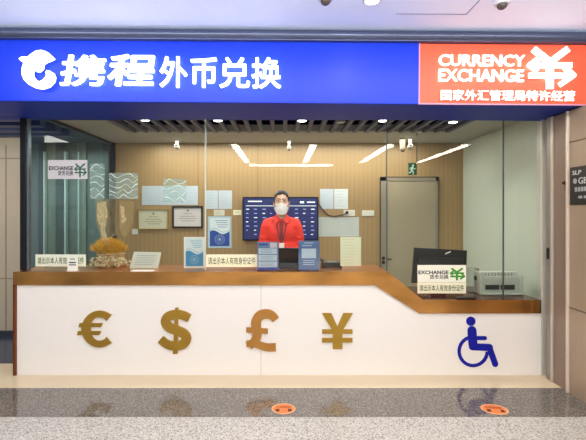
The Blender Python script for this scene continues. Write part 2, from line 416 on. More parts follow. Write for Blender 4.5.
# ------------------------------------------------------------------ front glazing
struct('trim_6', MB().box(-3.6, XR + .1, 3.93, 4.06, 2.372, 2.55), M_navy)                    # head rail
def zc(X):
    a, b = PX(388, DF), PX(423, DF)
    return ZH if X <= a else ZL if X >= b else ZH + (X - a) / (b - a) * (ZL - ZH)
edges = [29, 205.4, 386.7, 503.3, 540.4]
for i, (a, b) in enumerate(zip(edges[:-1], edges[1:])):
    xa, xb = PX(a, DG) + .003, PX(b, DG) - .003
    ka = [x for x in (PX(388, DF), PX(423, DF)) if xa < x < xb]
    pts = [(xa, 2.372), (xa, zc(xa))] + [(x, zc(x)) for x in ka] + [(xb, zc(xb)), (xb, 2.372)]
    # one plane per pane keeps the reflection single
    g = bmesh.new(); vs = [g.verts.new((x, DG, z)) for x, z in pts]; g.faces.new(vs)
    struct('window_%d' % (i + 1), g, M_glass)
M_jl = mat('joint_light', (196, 206, 196), 0.4); M_jd = mat('joint_dark', (70, 84, 78), 0.4)
for n, (px, m, wd) in enumerate(((205.4, M_jl, .006), (386.7, M_jd, .005), (503.3, M_jd, .006))):
    X = PX(px, DG); struct('trim_%d' % (7 + n), MB().box(X - wd, X + wd, DG - .004, DG + .006, zc(X), 2.372), m)
M_post = mat('black_post', (24, 26, 32), 0.3, 0.4)
struct('trim_10', MB().box(PX(21.8, DG), PX(27.4, DG), DG - .03, DG + .05, ZH, 2.372, .003).box(PX(27.6, DG), PX(29.4, DG), DG - .015, DG + .03, ZH, 2.372, mi=1), [M_post, mat('post_edge', (120, 128, 136), .3, .6)])
# side glass to the corridor
XL = -2.30
g = bmesh.new(); g.faces.new([g.verts.new(v) for v in ((XL, DG + .08, .1), (XL, DB, .1), (XL, DB, 2.42), (XL, DG + .08, 2.42))])
struct('window_5', g, M_sideglass)
struct('trim_11', MB().box(XL - .03, XL + .012, DG + .06, DB, 2.385, 2.42).box(XL - .03, XL + .015, DG + .06, DB, 0, .1), mat('track_dark', (40, 48, 54), .4))
struct('trim_12', MB().box(XL - .03, XL + .03, DB - .05, DB - .001, 0, 2.42), M_post)
struct('trim_13', MB().box(PX(112, 7.4), PX(117, 7.4), 7.38, 7.42, 0, 2.6), mat('dark_mullion', (26, 32, 44), .4))

# ------------------------------------------------------------------ sign box over the front
sg = thing('shop_sign', (0, DS, 2.353), 'long illuminated fascia sign, blue with an orange right end, white lettering', 'sign')
ZT, ZB = 2.837, 2.353; XO = PX(419, DS)
part('sign_box', MB().box(-3.4, 3.0, DS + .012, 3.92, ZB, ZT), M_navy, sg, 'dark blue underside of the sign box')
part('blue_panel', MB().box(-3.4, XO - .004, DS, DS + .012, ZB + .004, ZT), M_blue, sg, 'blue half of the fascia')
part('orange_panel', MB().box(XO + .004, 3.0, DS, DS + .012, ZB + .008, ZT - .004), M_orange, sg, 'orange half of the fascia')
part('edge_strip', MB().box(XO - .005, XO + .005, DS - .004, DS + .012, ZB, ZT).box(XO, 3.0, DS - .004, DS + .012, ZB, ZB + .009), mat('strip_lilac', (200, 150, 190), .4), sg, 'pale strip edging the orange half')
DL = DS - .03
def tl(px, py):  # undo the roll of the sign so the pixels can be read off the photograph
    return (px, py - (px - CX) * TILT)
dol = [(295,105),(270,80),(240,55),(200,42),(160,48),(125,70),(100,93),(60,90),(35,105),(50,122),(72,135),(57,180),(58,220),(75,260),(110,295),(160,320),(210,328),(260,312),(295,275),(303,240),(288,210),(262,195),(240,190),(230,205),(237,228),(215,258),(188,272),(163,262),(143,235),(138,208),(150,180),(165,200),(190,200),(213,178),(215,148),(238,132),(272,120)]
dp = [tl(15 + x / 7.325, 45 + y / 7.325) for x, y in dol]
em = MB().ppoly(dp, DL, .02)
part('dolphin_emblem', em, M_glow, sg, 'white illuminated leaping dolphin emblem')
part('emblem_eye', MB().disc(*tl(15 + 218 / 7.325, 45 + 82 / 7.325), .9, DL - .02, .004), mat('eye_grey', (150, 160, 190), .5), sg, 'small grey eye of the dolphin emblem')
chars = [('携', 60.5, 55.5, 106.5, 86.5, .017, .1), ('程', 108, 55, 155, 86.5, .02, .1), ('外', 160, 57, 187.5, 88, .014, 0), ('币', 190.5, 58, 217, 88, .014, 0), ('兑', 219.5, 58, 250, 88.5, .014, 0), ('换', 251.5, 58, 281, 89, .014, 0)]
for ch, a, b, c, d, of, sh in chars:
    dy = -((a + c) / 2 - CX) * TILT
    part('sign_letter', ptext(ch, a, b + dy, c, d + dy, DL, ext=.02, off=of, shear=sh), M_glow, sg, 'white illuminated character "%s"' % ch)
for s, a, b, c, d, of in (('CURRENCY', 438, 55, 524, 66.5, .018), ('EXCHANGE', 438, 69.5, 523, 82, .018), ('国家外汇管理局特许经营', 440.5, 90.5, 574, 101, .0)):
    dy = -((a + c) / 2 - CX) * TILT
    part('sign_lettering', ptext(s, a, b + dy, c, d + dy, DL + .015, ext=.014, off=of), M_glow2, sg, 'white illuminated line of lettering')
ICON = [([(.13, .05), (.48, .36)], .13), ([(.85, .04), (.48, .36)], .13), ([(.48, .34), (.48, .99)], .14), ([(.13, .43), (.93, .43)], .11), ([(.32, .2), (.06, .43), (.22, .58)], .1), ([(.04, .68), (.96, .68)], .11), ([(.78, .48), (.97, .67), (.68, .9)], .1)]
def icon(bm, x0, y0, x1, y1, D, th, mi=0):
    for pts, wd in ICON:
        bm.stroke([(x0 + u * (x1 - x0), y0 + v * (y1 - y0)) for u, v in pts], wd * (x1 - x0), D, th, mi, cap=False)
        for u, v in pts[1:-1]: bm.disc(x0 + u * (x1 - x0), y0 + v * (y1 - y0), wd * (x1 - x0) / 2, D, th, mi, n=14)
    return bm
dy = -(550 - CX) * TILT
part('currency_emblem', icon(MB(), 526, 47.5 + dy, 574, 89.5 + dy, DL + .005, .016), M_glow, sg, 'white illuminated yen shaped emblem with arrows')
sg.rotation_euler = (0, TILT, 0)
rl = MB().box(-3.4, 3.0, DS - .04, DS + .3, 2.838, 2.85, .004).cone((-3.4, DS - .02, 2.884), (3.0, DS - .02, 2.884), .04, .04, 24)
rl.box(-3.4, 3.0, DS + .02, DS + .3, 2.84, 2.92)
o = struct('trim_14', rl, M_darkmetal, smooth=0.6); o.rotation_euler = (0, TILT, 0)

# ------------------------------------------------------------------ service counter
ct = thing('service_counter', (0, D0, 0), 'long white service counter with copper top, currency symbols and lowered right end', 'counter')
xa, xb = PX(13, DF), PX(541, DF); s0, s1 = PX(388, DF), PX(423, DF)
f0, f1, xe = PX(17, D0), PX(261, D0), PX(541, D0)
zb = PZ(284, D0); zlb = PZ(312, D0)
part('front_panel', MB().box(f0, f1 - .0015, D0, D0 + .04, .0, zb), M_white, ct)
k0, k1 = PX(374, D0), PX(419, D0)
part('front_panel', MB().poly([(f1 + .0015, 0), (xe, 0), (xe, zlb), (k1, zlb), (k0, zb), (f1 + .0015, zb)], D0, D0 + .04), M_white, ct)
part('end_panel', MB().box(PX(12.6, DF), f0 - .001, DF, 4.4, 0, zb, .003), mat('dark_copper', (128, 74, 44), .35, .8, var=.2), ct, 'dark copper end panel of the counter')
b0, b1 = PX(375, DF), PX(419.5, DF)
prof = [(xa, ZH), (s0, ZH), (s1, ZL), (xb, ZL), (xb, PZ(313.5, DF)), (b1, PZ(313.5, DF)), (b0, PZ(285.3, DF)), (xa, PZ(285.3, DF))]
part('copper_band', MB().poly(prof, DF, DF + .015), M_copper, ct, 'polished copper edge band stepping down to the right')
part('countertop', MB().box(xa, s0 - .002, DF + .015, 4.36, ZH - .1, ZH), M_coppertop, ct, 'raised copper countertop')
part('countertop', MB().box(s1 + .002, xb, DF + .015, 4.55, ZL - .1, ZL), mat('dark_red_top', (84, 40, 30), .2, .3), ct, 'lower dark red countertop at the right')
part('sloping_top', MB().poly([(s0, ZH), (s1, ZL), (s1, ZL - .1), (s0, ZH - .1)], DF + .015, 4.4), M_coppertop, ct)
part('joint_line', MB().box(f1 - .0015, f1 + .0015, D0 - .0006, D0 + .01, 0, zb), mat('joint_grey', (150, 142, 132), .6), ct)
DY = D0 - .001
Y_ = lambda x, y: (60 + x / 3.6625, 300 + y / 3.6625)
Y2 = lambda x, y: (230 + x / 3.6625, 300 + y / 3.6625)
SS = .016
def smooth_path(p, n=8):     # Catmull-Rom through the points
    out = []
    for i in range(len(p) - 1):
        a, b, c, d = p[max(0, i - 1)], p[i], p[i + 1], p[min(len(p) - 1, i + 2)]
        for k in range(n):
            t = k / n
            out.append(tuple(.5 * (2 * b[q] + (c[q] - a[q]) * t + (2 * a[q] - 5 * b[q] + 4 * c[q] - d[q]) * t * t + (3 * b[q] - a[q] - 3 * c[q] + d[q]) * t ** 3) for q in (0, 1)))
    return out + [p[-1]]
eu = MB(); ca = []; wv_ = []
for k in range(41):
    t = math.radians(-47 - 266 * k / 40); ca.append(Y_(145 + 52 * math.cos(t) * (1.02 if math.cos(t) > 0 else .92), 105 + 55 * math.sin(t))); wv_.append((34 - 10 * abs(math.sin(t)) + 4 * (k in (0, 40))) / 3.6625)
eu.ribbon(ca, wv_, DY, SS)
for y0, y1, xl, xr in ((84, 98, 70, 158), (113, 127, 64, 152)): eu.ppoly([Y_(xl + 4, y0), Y_(xr, y0), Y_(xr - 5, y1), Y_(xl, y1)], DY, SS - .001)
part('euro_symbol', eu, M_gold, ct, 'gold euro symbol')
do = MB()
cl_ = smooth_path([(475, 66), (452, 55), (424, 52), (397, 60), (388, 80), (402, 99), (428, 110), (455, 123), (464, 142), (450, 161), (420, 167), (392, 160), (369, 142)])
n_ = len(cl_); do.ribbon([Y_(*p) for p in cl_], [(30 + 6 * math.sin(math.pi * k / (n_ - 1)) ) / 3.6625 for k in range(n_)], DY, SS)
do.ppoly([Y_(423, 27), Y_(435, 27), Y_(432, 196), Y_(415, 196)], DY, SS - .001)
part('dollar_symbol', do, M_gold, ct, 'gold dollar symbol')
po = MB()
cl_ = smooth_path([(168, 72), (156, 57), (136, 50), (110, 56), (96, 78), (97, 104), (99, 128), (90, 150), (70, 168)])
n_ = len(cl_); po.ribbon([Y2(*p) for p in cl_], [(28 + 8 * math.sin(math.pi * k / (n_ - 1))) / 3.6625 for k in range(n_)], DY, SS)
po.ppoly([Y2(60, 99), Y2(139, 104), Y2(139, 123), Y2(60, 118)], DY, SS - .001)
bs = smooth_path([(60, 160), (84, 158), (108, 164), (136, 172), (168, 172)])
po.ribbon([Y2(*p) for p in bs], [(22 + 8 * k / (len(bs) - 1)) / 3.6625 for k in range(len(bs))], DY, SS - .0006)
part('pound_symbol', po, mat('rose_gold', (186, 132, 66), .42, .75, var=.16, scale=9), ct, 'copper gold pound symbol')
ye = MB()
ye.ppoly([Y2(*p) for p in ((336, 47), (371, 47), (393, 96), (415, 47), (449, 47), (411, 112), (411, 178), (376, 178), (376, 112))], DY, SS)
for y0, y1 in ((107, 122), (138, 154)): ye.ppoly([Y2(337, y0), Y2(448, y0), Y2(448, y1), Y2(337, y1)], DY, SS - .001)
part('yen_symbol', ye, M_gold, ct, 'gold yen symbol')
wc = MB(); Z = lambda x, y: (446 + x / 6.283, 305 + y / 6.283); s = 1 / 6.283
wc.disc(*Z(155, 101), 29 * s, DY, .006)
wc.stroke([Z(162, 160), Z(168, 245)], 56 * s, DY, .006); wc.stroke([Z(165, 262), Z(272, 266)], 44 * s, DY, .0055)
wc.stroke([Z(272, 268), Z(308, 370)], 38 * s, DY, .005); wc.stroke([Z(180, 207), Z(244, 207)], 25 * s, DY, .0058)
ar = [Z(170 + 88 * math.cos(math.radians(t)), 290 + 90 * math.sin(math.radians(t))) for t in range(2, 256, 6)]
wc.ribbon(ar, 21 * s, DY, .0045)
part('wheelchair_symbol', wc, mat('symbol_blue', (12, 20, 150), .4, spec=.3), ct, 'dark blue wheelchair access symbol')

# ------------------------------------------------------------------ ceiling fittings
def downlight(px, py, label, on=True):
    z = 2.405; D = (z - EYE) * F / (CY - py); X = PX(px, D)
    t = thing('downlight', (X, D, z), label, 'ceiling light', 'round downlights in the slatted ceiling')
    part('housing', MB().lathe([(.046, 0), (.05, .004), (.05, .09), (.046, .095)], Vector((X, D, z - .012)), 24), mat('lamp_housing', (150, 150, 150), .4, .4), t, None, .6)
    part('lens', MB().lathe([(.02, -.008), (.04, -.004), (.042, .0)], Vector((X, D, z - .012)), 24), M_lamp if on else mat('lamp_off', (190, 190, 184), .4), t, None, .6)
    if on:
        l = bpy.data.lights.new('downlight_beam', 'SPOT'); l.energy = 26; l.spot_size = 2.2; l.spot_blend = .8; l.color = (1, .93, .82); l.shadow_soft_size = .04
        lo = bpy.data.objects.new('downlight_beam', l); COL.objects.link(lo); lo.location = (X, D, z - .04); lo.parent = None
downlight(145, 118.8, 'lit round downlight furthest left in the slatted ceiling')
downlight(218, 119.3, 'lit round downlight just right of the pale vertical glass joint')
downlight(302, 119.6, 'lit round downlight above and right of the staff member')
downlight(340.5, 121.3, 'unlit round downlight between two lit ones in the slatted ceiling', False)
downlight(383, 119.6, 'lit round downlight above the hanging green exit sign, nearest the dark glass joint')
downlight(453, 121, 'lit round downlight furthest right in the slatted ceiling')

M_camw = mat('camera_white', (168, 168, 156), .4)
def camera_dome(px, py, D, label, s=1.0):
    c = P(px, py, D); t = thing('security_camera', (c.x, c.y, 2.42), label, 'camera', 'security cameras under the office ceiling')
    part('bracket', MB().cone((c.x, D, 2.424), (c.x, D, c.z + .02 * s), .035 * s, .02 * s, 20), M_camw, t, None, .6)
    part('body', MB().lathe([(.012 * s, -.06 * s), (.035 * s, -.055 * s), (.04 * s, -.04 * s), (.04 * s, .05 * s), (.03 * s, .058 * s)], c, 22, axis=(0, 1, -.25)), M_camw, t, None, .6)
    part('lens', MB().ball(c + Vector((0, -.056 * s, .014 * s)), .02 * s), M_black, t, None, 4)
camera_dome(177, 146.5, 5.45, 'small white camera hanging over the left certificates', .75)
camera_dome(289, 148, 5.45, 'small white camera hanging above the staff member and wall screen', .65)
camera_dome(410, 146.5, 5.3, 'white camera above the green exit sign', .7)
c = P(402.5, 149, 5.35)
dm = thing('dome_sensor', (c.x, c.y, 2.42), 'beige dome sensor left of the white camera over the exit sign', 'sensor')
part('base', MB().cone((c.x, c.y, 2.424), (c.x, c.y, c.z), .036, .032, 22), mat('sensor_base', (150, 140, 122), .5), dm, None, .6)
part('dome', MB().ball(c, (.03, .03, .04)), mat('sensor_dome', (120, 100, 74), .3), dm, None, 4)

# exit sign on a rod
De = 5.0
ex = thing('exit_sign', P(412, 175, De), 'small green exit sign with white running figure hanging from ceiling', 'sign')
part('panel', MB().pbox(408, 163, 416.4, 175, De, .02, .002), mat('exit_green', (28, 92, 52), .4, emit=.12, ecol=(30, 130, 70)), ex)
rm_ = MB(); dd = De - .021
rm_.disc(413, 165.4, 1.0, dd, .002); rm_.stroke([(412.6, 167), (411.6, 170)], 1.5, dd, .002); rm_.stroke([(411.6, 170), (413.4, 172), (413, 174)], 1.0, dd, .002)
rm_.stroke([(411.6, 170), (410.6, 172.4), (409, 172.8)], 1.0, dd, .002); rm_.stroke([(412.4, 167.3), (410.4, 168), (410, 169.4)], .8, dd, .002); rm_.stroke([(412.6, 167.4), (414.2, 169), (415.3, 168.5)], .8, dd, .002)
part('running_figure', rm_, mat('exit_white', (214, 240, 214), .5, emit=.4), ex)
part('rod', MB().cone((PX(416.6, De), De - .01, PZ(164, De)), (PX(416.6, De), De - .01, 2.42), .006, .006, 10), mat('rod_dark', (70, 72, 68), .4), ex)

# things in the mall ceiling
def ceil_pt(px, py): D = 1.42 * F / (CY - py); return Vector((PX(px, D), D, 2.92 - PX(px, D) * TILT))
for px, py, lab in ((325.5, -1.5, 'dark dome fitting in the mall ceiling above the blue sign'), (502, 1.5, 'dark dome fitting in the mall ceiling above the orange sign')):
    c = ceil_pt(px, py); t = thing('ceiling_dome', c, lab, 'ceiling fitting', 'dome fittings in the mall ceiling')
    part('collar', MB().lathe([(.045, -.012), (.05, -.008), (.05, .02)], c, 24), mat('collar_white', (206, 208, 214), .4), t, None, .6)
    part('dome', MB().ball(c - Vector((0, 0, .014)), (.034, .034, .03)), mat('dome_dark', (74, 66, 60), .25), t, None, 4)
for xx, dd_, en in ((.62, 2.44, 3.2), (-.94, 1.66, 1.6)):
    c = Vector((xx, dd_, 2.925)); t = thing('recessed_light', c, 'round recessed light in the white mall ceiling in front of the blue sign', 'ceiling light', 'recessed lights in front of the sign')
    part('rim', MB().lathe([(.05, -.006), (.06, -.004), (.06, .02)], c, 24), mat('rim_white', (214, 214, 214), .4), t, None, .6)
    l = bpy.data.lights.new('recessed_lamp', 'POINT'); l.energy = en; l.shadow_soft_size = .045; l.color = (1, .97, .92)
    lo = bpy.data.objects.new('recessed_lamp', l); COL.objects.link(lo); lo.location = (xx, dd_, 2.86)
c = ceil_pt(372, -.5); t = thing('recessed_light', c, 'round warm recessed light in the white mall ceiling', 'ceiling light')
part('rim', MB().lathe([(.05, -.006), (.06, -.004), (.06, .02)], c, 24), mat('rim_white', (214, 214, 214), .4), t, None, .6)
part('bulb', MB().lathe([(.02, -.012), (.046, -.009), (.046, .0)], c, 24), mat('warm_bulb', (255, 230, 170), .4, emit=5, ecol=(255, 226, 160)), t, None, .6)

# mall ceiling light strips (behind the viewer; their reflections show in the front glass)
for k, xx in enumerate((-1.03, .64, 2.27, 3.88)):
    s_ = thing('light_strip', (xx, -2.4, 2.92), 'white linear light strip in the mall ceiling facing the counter', 'ceiling light', 'linear light strips in the mall ceiling')
    part('diffuser', MB().box(xx - .075, xx + .075, -4.1, -.9, 2.885, 2.915), M_led, s_)
    part('frame', MB().box(xx - .09, xx + .09, -4.12, -.88, 2.905, 2.935), M_ceil, s_)
s_ = thing('light_strip', (.6, -4.6, 2.9), 'white linear light strip running across the mall ceiling', 'ceiling light')
part('diffuser', MB().box(-1.0, 1.5, -4.95, -4.6, 2.86, 2.90), mat('cross_glow', (255, 255, 250), .4, emit=40), s_)
part('frame', MB().box(-1.02, 1.52, -4.97, -4.58, 2.895, 2.93), M_ceil, s_)

# ------------------------------------------------------------------ flat things on the back wall
DWf = DB + .001
def sheet(name, px0, py0, px1, py1, label, cat, D=DWf, m=M_paper, rows=0, cols=1, ink=M_ink, group=None, split=None, th=.003, margin=1.2, rh=.45):
    b = MB().pbox(px0, py0, px1, py1, D, th, mi=0)
    for r in range(rows):
        y = py0 + margin + (r + .3) * (py1 - py0 - 2 * margin) / rows
        cw = (px1 - px0 - 2 * margin) / cols
        for q in range(cols):
            x = px0 + margin + q * cw
            b.pbox(x, y, x + cw * random.uniform(.55, .88), y + rh, D - th, .0006, mi=1)
    return solo(name, b, [m, ink], P((px0 + px1) / 2, py1, D), label, cat, group)
M_faint = mat('faint_print', (176, 188, 194), .8)
sheet('wall_chart', 142, 186, 198, 205, 'wide pale blue chart on the back wall above the two certificates', 'poster', m=M_paperblue, rows=4, cols=4, ink=M_faint)
sheet('paper_notice', 205, 190.5, 217.8, 209, 'left sheet of the pale paper pair above the dark blue poster', 'notice', m=M_paperblue, rows=6, ink=M_faint, group='paired notices on the back wall')
sheet('paper_notice', 218.6, 190.5, 232, 209, 'right sheet of the pale paper pair above the dark blue poster', 'notice', m=M_paperblue, rows=6, ink=M_faint, group='paired notices on the back wall')
sheet('name_plate', 214, 209.8, 224.6, 215.6, 'tiny pale card between the paper pair and dark blue poster', 'card', m=mat('card_grey', (206, 204, 186), .7), rows=2, rh=.3)
sheet('name_plate', 233.2, 210, 241.4, 215, 'small cream card left of the wall screen', 'card', m=M_papercream, rows=1)
sheet('paper_notice', 320, 189, 333.4, 209, 'left sheet of the paper pair right of the wall screen', 'notice', rows=6, ink=M_faint, group='paired notices on the back wall', m=M_paperblue)
sheet('paper_notice', 334.2, 189, 348, 209, 'right sheet of the paper pair right of the wall screen', 'notice', rows=6, ink=M_faint, group='paired notices on the back wall', m=mat('paper_cool', (206, 214, 214), .7))
sheet('paper_banner', 318.5, 217, 359, 236.5, 'wide pale sheet with lines of print below the sheet pair', 'notice', rows=6, cols=3, ink=M_faint, m=mat('paper_grey', (190, 196, 190), .7))
sp = thing('socket_plate', P(349, 216, DB), 'white wall socket plate with black plug beside a cable', 'socket')
part('plate', MB().pbox(343.6, 210, 355, 216.2, DB - .001, .008, .002), mat('plate_white', (214, 212, 198), .4), sp)
part('plug', MB().pbox(345.6, 211, 348, 214, DB - .009, .03, .004), M_black, sp)
solo('blank_plate', MB().pbox(362, 210.4, 374, 216, DB - .001, .008, .002), MATS['plate_white'], P(368, 216, DB), 'blank white wall plate beside the door frame', 'wall plate')
solo('light_switch', MB().pbox(132, 229, 138, 234.4, DB - .001, .008, .002).pbox(133, 230, 137, 233.4, DB - .009, .003, .001), MATS['plate_white'], P(135, 234.4, DB), 'small square white switch plate left below the framed certificates', 'switch')
cbm = [P(318, 203, DB - .02), P(320.5, 206.5, DB - .012), P(324, 211, DB - .01), P(328, 215, DB - .01), P(334, 216.5, DB - .01), P(342, 215, DB - .01), P(346, 213.5, DB - .02)]
solo('power_cable', MB().tube(cbm, .006), M_black, cbm[0], 'thin dark cable running from wall screen to socket plate', 'cable', smooth=4)

def certificate(px0, py0, px1, py1, fm, pm, label, wd):
    t = thing('certificate', P((px0 + px1) / 2, py1, DB), label, 'certificate', 'framed certificates on the back wall')
    f = MB()
    for a, b, c, d in ((px0, py0, px1, py0 + wd), (px0, py1 - wd, px1, py1), (px0, py0, px0 + wd, py1), (px1 - wd, py0, px1, py1)): f.pbox(a, b, c, d, DB - .001, .024, .003)
    part('frame', f, fm, t)
    p = MB().pbox(px0 + wd * .6, py0 + wd * .6, px1 - wd * .6, py1 - wd * .6, DB - .001, .012); p.mi = 1
    cx = (px0 + px1) / 2; yy = DB - .013
    p.disc(cx, py0 + 4.6, 1.2, yy, .001)
    for q, (wq, y) in enumerate(((9, 7.5), (15, 10), (18, 12.4), (13, 14.6))): p.pbox(cx - wq / 2, py0 + y, cx + wq / 2, py0 + y + .5, yy, .001)
    part('document', p, [pm, mat('cert_ink', (136, 130, 118), .8)], t)
certificate(138.6, 209, 168.4, 229.4, mat('thin_gold_frame', (166, 140, 82), .4, .3), mat('cert_cream', (202, 198, 172), .6), 'certificate in a thin gold frame beside the darker framed one', .9)
certificate(172.6, 206, 203, 228, mat('dark_frame', (36, 28, 26), .35), mat('cert_lilac', (208, 202, 200), .6), 'certificate in a thick dark frame', 1.7)

M_pblue = mat('poster_deep_blue', (34, 74, 158), .5); M_pmid = mat('poster_mid_blue', (70, 146, 196), .5); M_ppale = mat('poster_pale_blue', (176, 200, 214), .5); M_pw = mat('poster_white', (214, 226, 228), .5)
def wave_poster(px0, py0, px1, py1, D, deep, m, t):
    W_ = px1 - px0; H = py1 - py0
    b = MB().pbox(px0, py0, px1, py1, D, .006, mi=0)
    a, c, e, f = px0 + W_ * .08, px1 - W_ * .08, py0 + H * .06, py1 - H * .06
    b.pbox(a, e, c, f, D - .006, .0008, mi=1)
    top = [(a + (c - a) * k / 12, py0 + H * (.5 - .06 * math.sin(2 * math.pi * k / 12 + .5))) for k in range(13)]
    b.ppoly(top + [(c, f), (a, f)], D - .0068, .0008, 2)
    wv = [(a + (c - a) * k / 12, py0 + H * (.44 - .06 * math.sin(2 * math.pi * k / 12 + .2))) for k in range(13)]
    b.ppoly([(x, y - .5) for x, y in wv] + [(x, y + .5) for x, y in wv[::-1]], D - .0068, .001, 3)
    for q in range(4): b.pbox(a + W_ * .22 + q, py0 + H * (.12 + q * .07), c - W_ * (.06 + .05 * (q % 2)), py0 + H * (.12 + q * .07) + .45, D - .0068, .0008, mi=2)
    cx, cy = (a + c) / 2, py0 + H * .73
    for r in (W_ * .2, W_ * .12):
        for k in range(16):
            t0, t1 = 2 * math.pi * k / 16, 2 * math.pi * (k + .6) / 16
            b.stroke([(cx + r * math.cos(t0), cy + r * math.sin(t0)), (cx + r * math.cos(t1), cy + r * math.sin(t1))], .5, D - .0076, .0008, 3, False)
    b.disc(cx, cy, W_ * .05, D - .0076, .0008, 3)
    part('print', b, m, t)
t = thing('blue_poster', P(219.5, 248, DB), 'framed deep blue wave poster with round emblem on the back wall', 'poster')
wave_poster(208, 216.4, 231.4, 248, DB + .001, True, [M_ppale, M_pw, M_pblue, M_ppale], t)
Dp = 4.12
t = thing('tabletop_poster', Vector((PX(194.5, Dp), Dp, ZH)), 'small pale blue wave poster in white frame standing on the counter', 'poster')
Zp = 211 + (EYE - ZH) * F / Dp
wave_poster(184, 237, 205, Zp, Dp, False, [mat('frame_white', (232, 234, 228), .5), M_pw, M_pmid, M_ppale], t)
part('easel_leg', MB().poly([(PX(193, Dp), ZH), (PX(196, Dp), ZH), (PX(196, Dp), ZH + .1), (PX(193, Dp), ZH + .1)], Dp, Dp + .05), M_ppale, t)

# wall screen
tv = thing('wall_screen', P(280.5, 240, DB), 'large navy rate screen with columns of pale figures on the back wall', 'screen')
DT = 5.66
part('bezel', MB().pbox(242.6, 197, 318, 240.4, DT, .0, 0).box(PX(242.6, DT), PX(318.4, DT), DT, DB - .001, PZ(240.6, DT), PZ(197, DT), .006), M_black, tv)
part('display', MB().pbox(243.6, 198, 317.4, 239.4, DT - .0005, .003), mat('screen_navy', (26, 34, 84), .25, emit=.32, ecol=(34, 42, 110), var=.1, scale=3), tv)
tx = MB(); yy = DT - .0035
tx.pbox(248, 200.8, 262, 201.9, yy, .001); tx.pbox(300, 201.3, 304, 203.2, yy, .001); tx.pbox(307, 201.6, 315, 202.8, yy, .001); tx.pbox(246, 205.6, 316, 206.1, yy, .001)
for r in range(7):
    y = 208.8 + r * 4.2
    for q, x in enumerate((246, 254, 262.5, 270, 295, 303, 311)):
        if random.random() < .93: tx.pbox(x, y, x + random.uniform(1.8, 3.6), y + .8, yy, .001, mi=1 if (r + q) % 3 else 0)
part('figures', tx, [mat('screen_white', (236, 240, 255), .4, emit=.55), mat('screen_lilac', (150, 160, 225), .4, emit=.3)], tv, 'rows of pale figures on the screen')

# ------------------------------------------------------------------ things on and at the glass
DGf = DG + .0003
def strip_notice(px0, py0, px1, py1, label, m, D=DGf):
    t = thing('strip_notice', P((px0 + px1) / 2, py1, D), label, 'notice', 'narrow lettered strips on the front glass')
    part('strip', MB().pbox(px0, py0, px1, py1, D, .002), m, t)
    part('lettering', ptext('请出示本人有效身份证件', px0 + 2, py0 + (py1 - py0) * .22, px1 - 2, py1 - (py1 - py0) * .2, D - .002, ext=.0006, off=.012), M_greenink, t, 'dark green lettering')
strip_notice(35.5, 254.4, 86, 266.4, 'narrow lettered strip on the glass beneath the high left sticker', mat('strip_pale', (226, 232, 212), .6))
strip_notice(206, 254.4, 257.4, 267, 'narrow lettered strip on the glass left of the left brochure stand', mat('strip_cream', (244, 238, 206), .6))
strip_notice(417.4, 282.4, 466, 293.4, 'narrow lettered strip below the green yen sign in front of the monitor', mat('strip_cream', (244, 238, 206), .6))
def exch(px0, py0, px1, py1, label, m, dark, green, mirror=False):
    t = thing('exchange_sticker', P((px0 + px1) / 2, py1, DGf), label, 'sticker', 'exchange stickers on the front glass')
    part('sheet', MB().pbox(px0, py0, px1, py1, DGf, .0026), m, t)
    W_ = px1 - px0; H = py1 - py0; D = DGf - .0026
    part('lettering', ptext('EXCHANGE', px0 + W_ * .02, py0 + H * .32, px0 + W_ * .64, py0 + H * .54, D, ext=.0006, off=.035), dark, t)
    part('lettering', ptext('货币兑换', px0 + W_ * .25, py0 + H * .56, px0 + W_ * .64, py0 + H * .82, D, ext=.0006, off=.02), dark, t)
    part('yen_emblem', icon(MB(), px0 + W_ * .66, py0 + H * .16, px1 - W_ * .02, py1 - H * .1, D, .0006), green, t, 'green yen emblem with arrows')
exch(48, 160, 87.4, 179, 'grey white exchange sticker high on the left glass pane', mat('sticker_grey', (202, 198, 202), .6), M_darkink, mat('emblem_dark_green', (34, 92, 62), .6))
exch(417.4, 265, 466, 282.2, 'cream exchange sticker with bright green yen emblem in front of monitor', mat('sticker_cream', (246, 244, 226), .6), M_darkink, mat('emblem_green', (62, 150, 36), .6))
# notice taped on the inside of the glass
sheet('taped_notice', 340.4, 237, 361, 266, 'tall cream sheet taped to the glass below the wide pale wall sheet', 'notice', D=DG + .008, m=M_papercream, rows=9, ink=mat('cream_print', (216, 212, 182), .8), th=.002)
# reflections of the shop opposite, painted as translucent films on the glass
M_reflection = glassy('wave_reflection', (.86, .92, .9, 1), .05, .16, (205, 225, 215)); M_wave = mat('wave_white', (206, 224, 214), .5, emit=.05)
def film(px0, py0, px1, py1, label, rows, seed):  # wave reflection built as a film on the glass
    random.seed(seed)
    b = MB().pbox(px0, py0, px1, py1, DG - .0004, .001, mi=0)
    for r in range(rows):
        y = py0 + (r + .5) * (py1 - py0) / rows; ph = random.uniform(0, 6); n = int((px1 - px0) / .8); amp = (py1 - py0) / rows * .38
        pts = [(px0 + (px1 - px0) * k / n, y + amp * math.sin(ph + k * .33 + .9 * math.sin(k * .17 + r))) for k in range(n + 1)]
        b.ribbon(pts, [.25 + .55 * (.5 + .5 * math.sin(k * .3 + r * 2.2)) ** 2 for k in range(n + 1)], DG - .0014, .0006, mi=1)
    solo('wave_reflection', b, [M_reflection, M_wave], P((px0 + px1) / 2, py1, DG), label, 'glass reflection', 'reflections built as films on the left glass')
film(90, 163.5, 104.5, 199, 'reflection built as a narrow translucent film with white wave lines beside the high sticker', 6, 3)
film(109, 173, 138, 199, 'reflection built as a wide translucent film with white wave lines over the corner post', 5, 5)
film(163.5, 178.5, 186, 202, 'reflection built as a small translucent wave line film in front of the pale blue chart', 4, 8)
M_amber = glassy('amber_reflection', (.95, .9, .76, 1), .05, .13, (226, 204, 150))  # warm reflections painted into the film colour
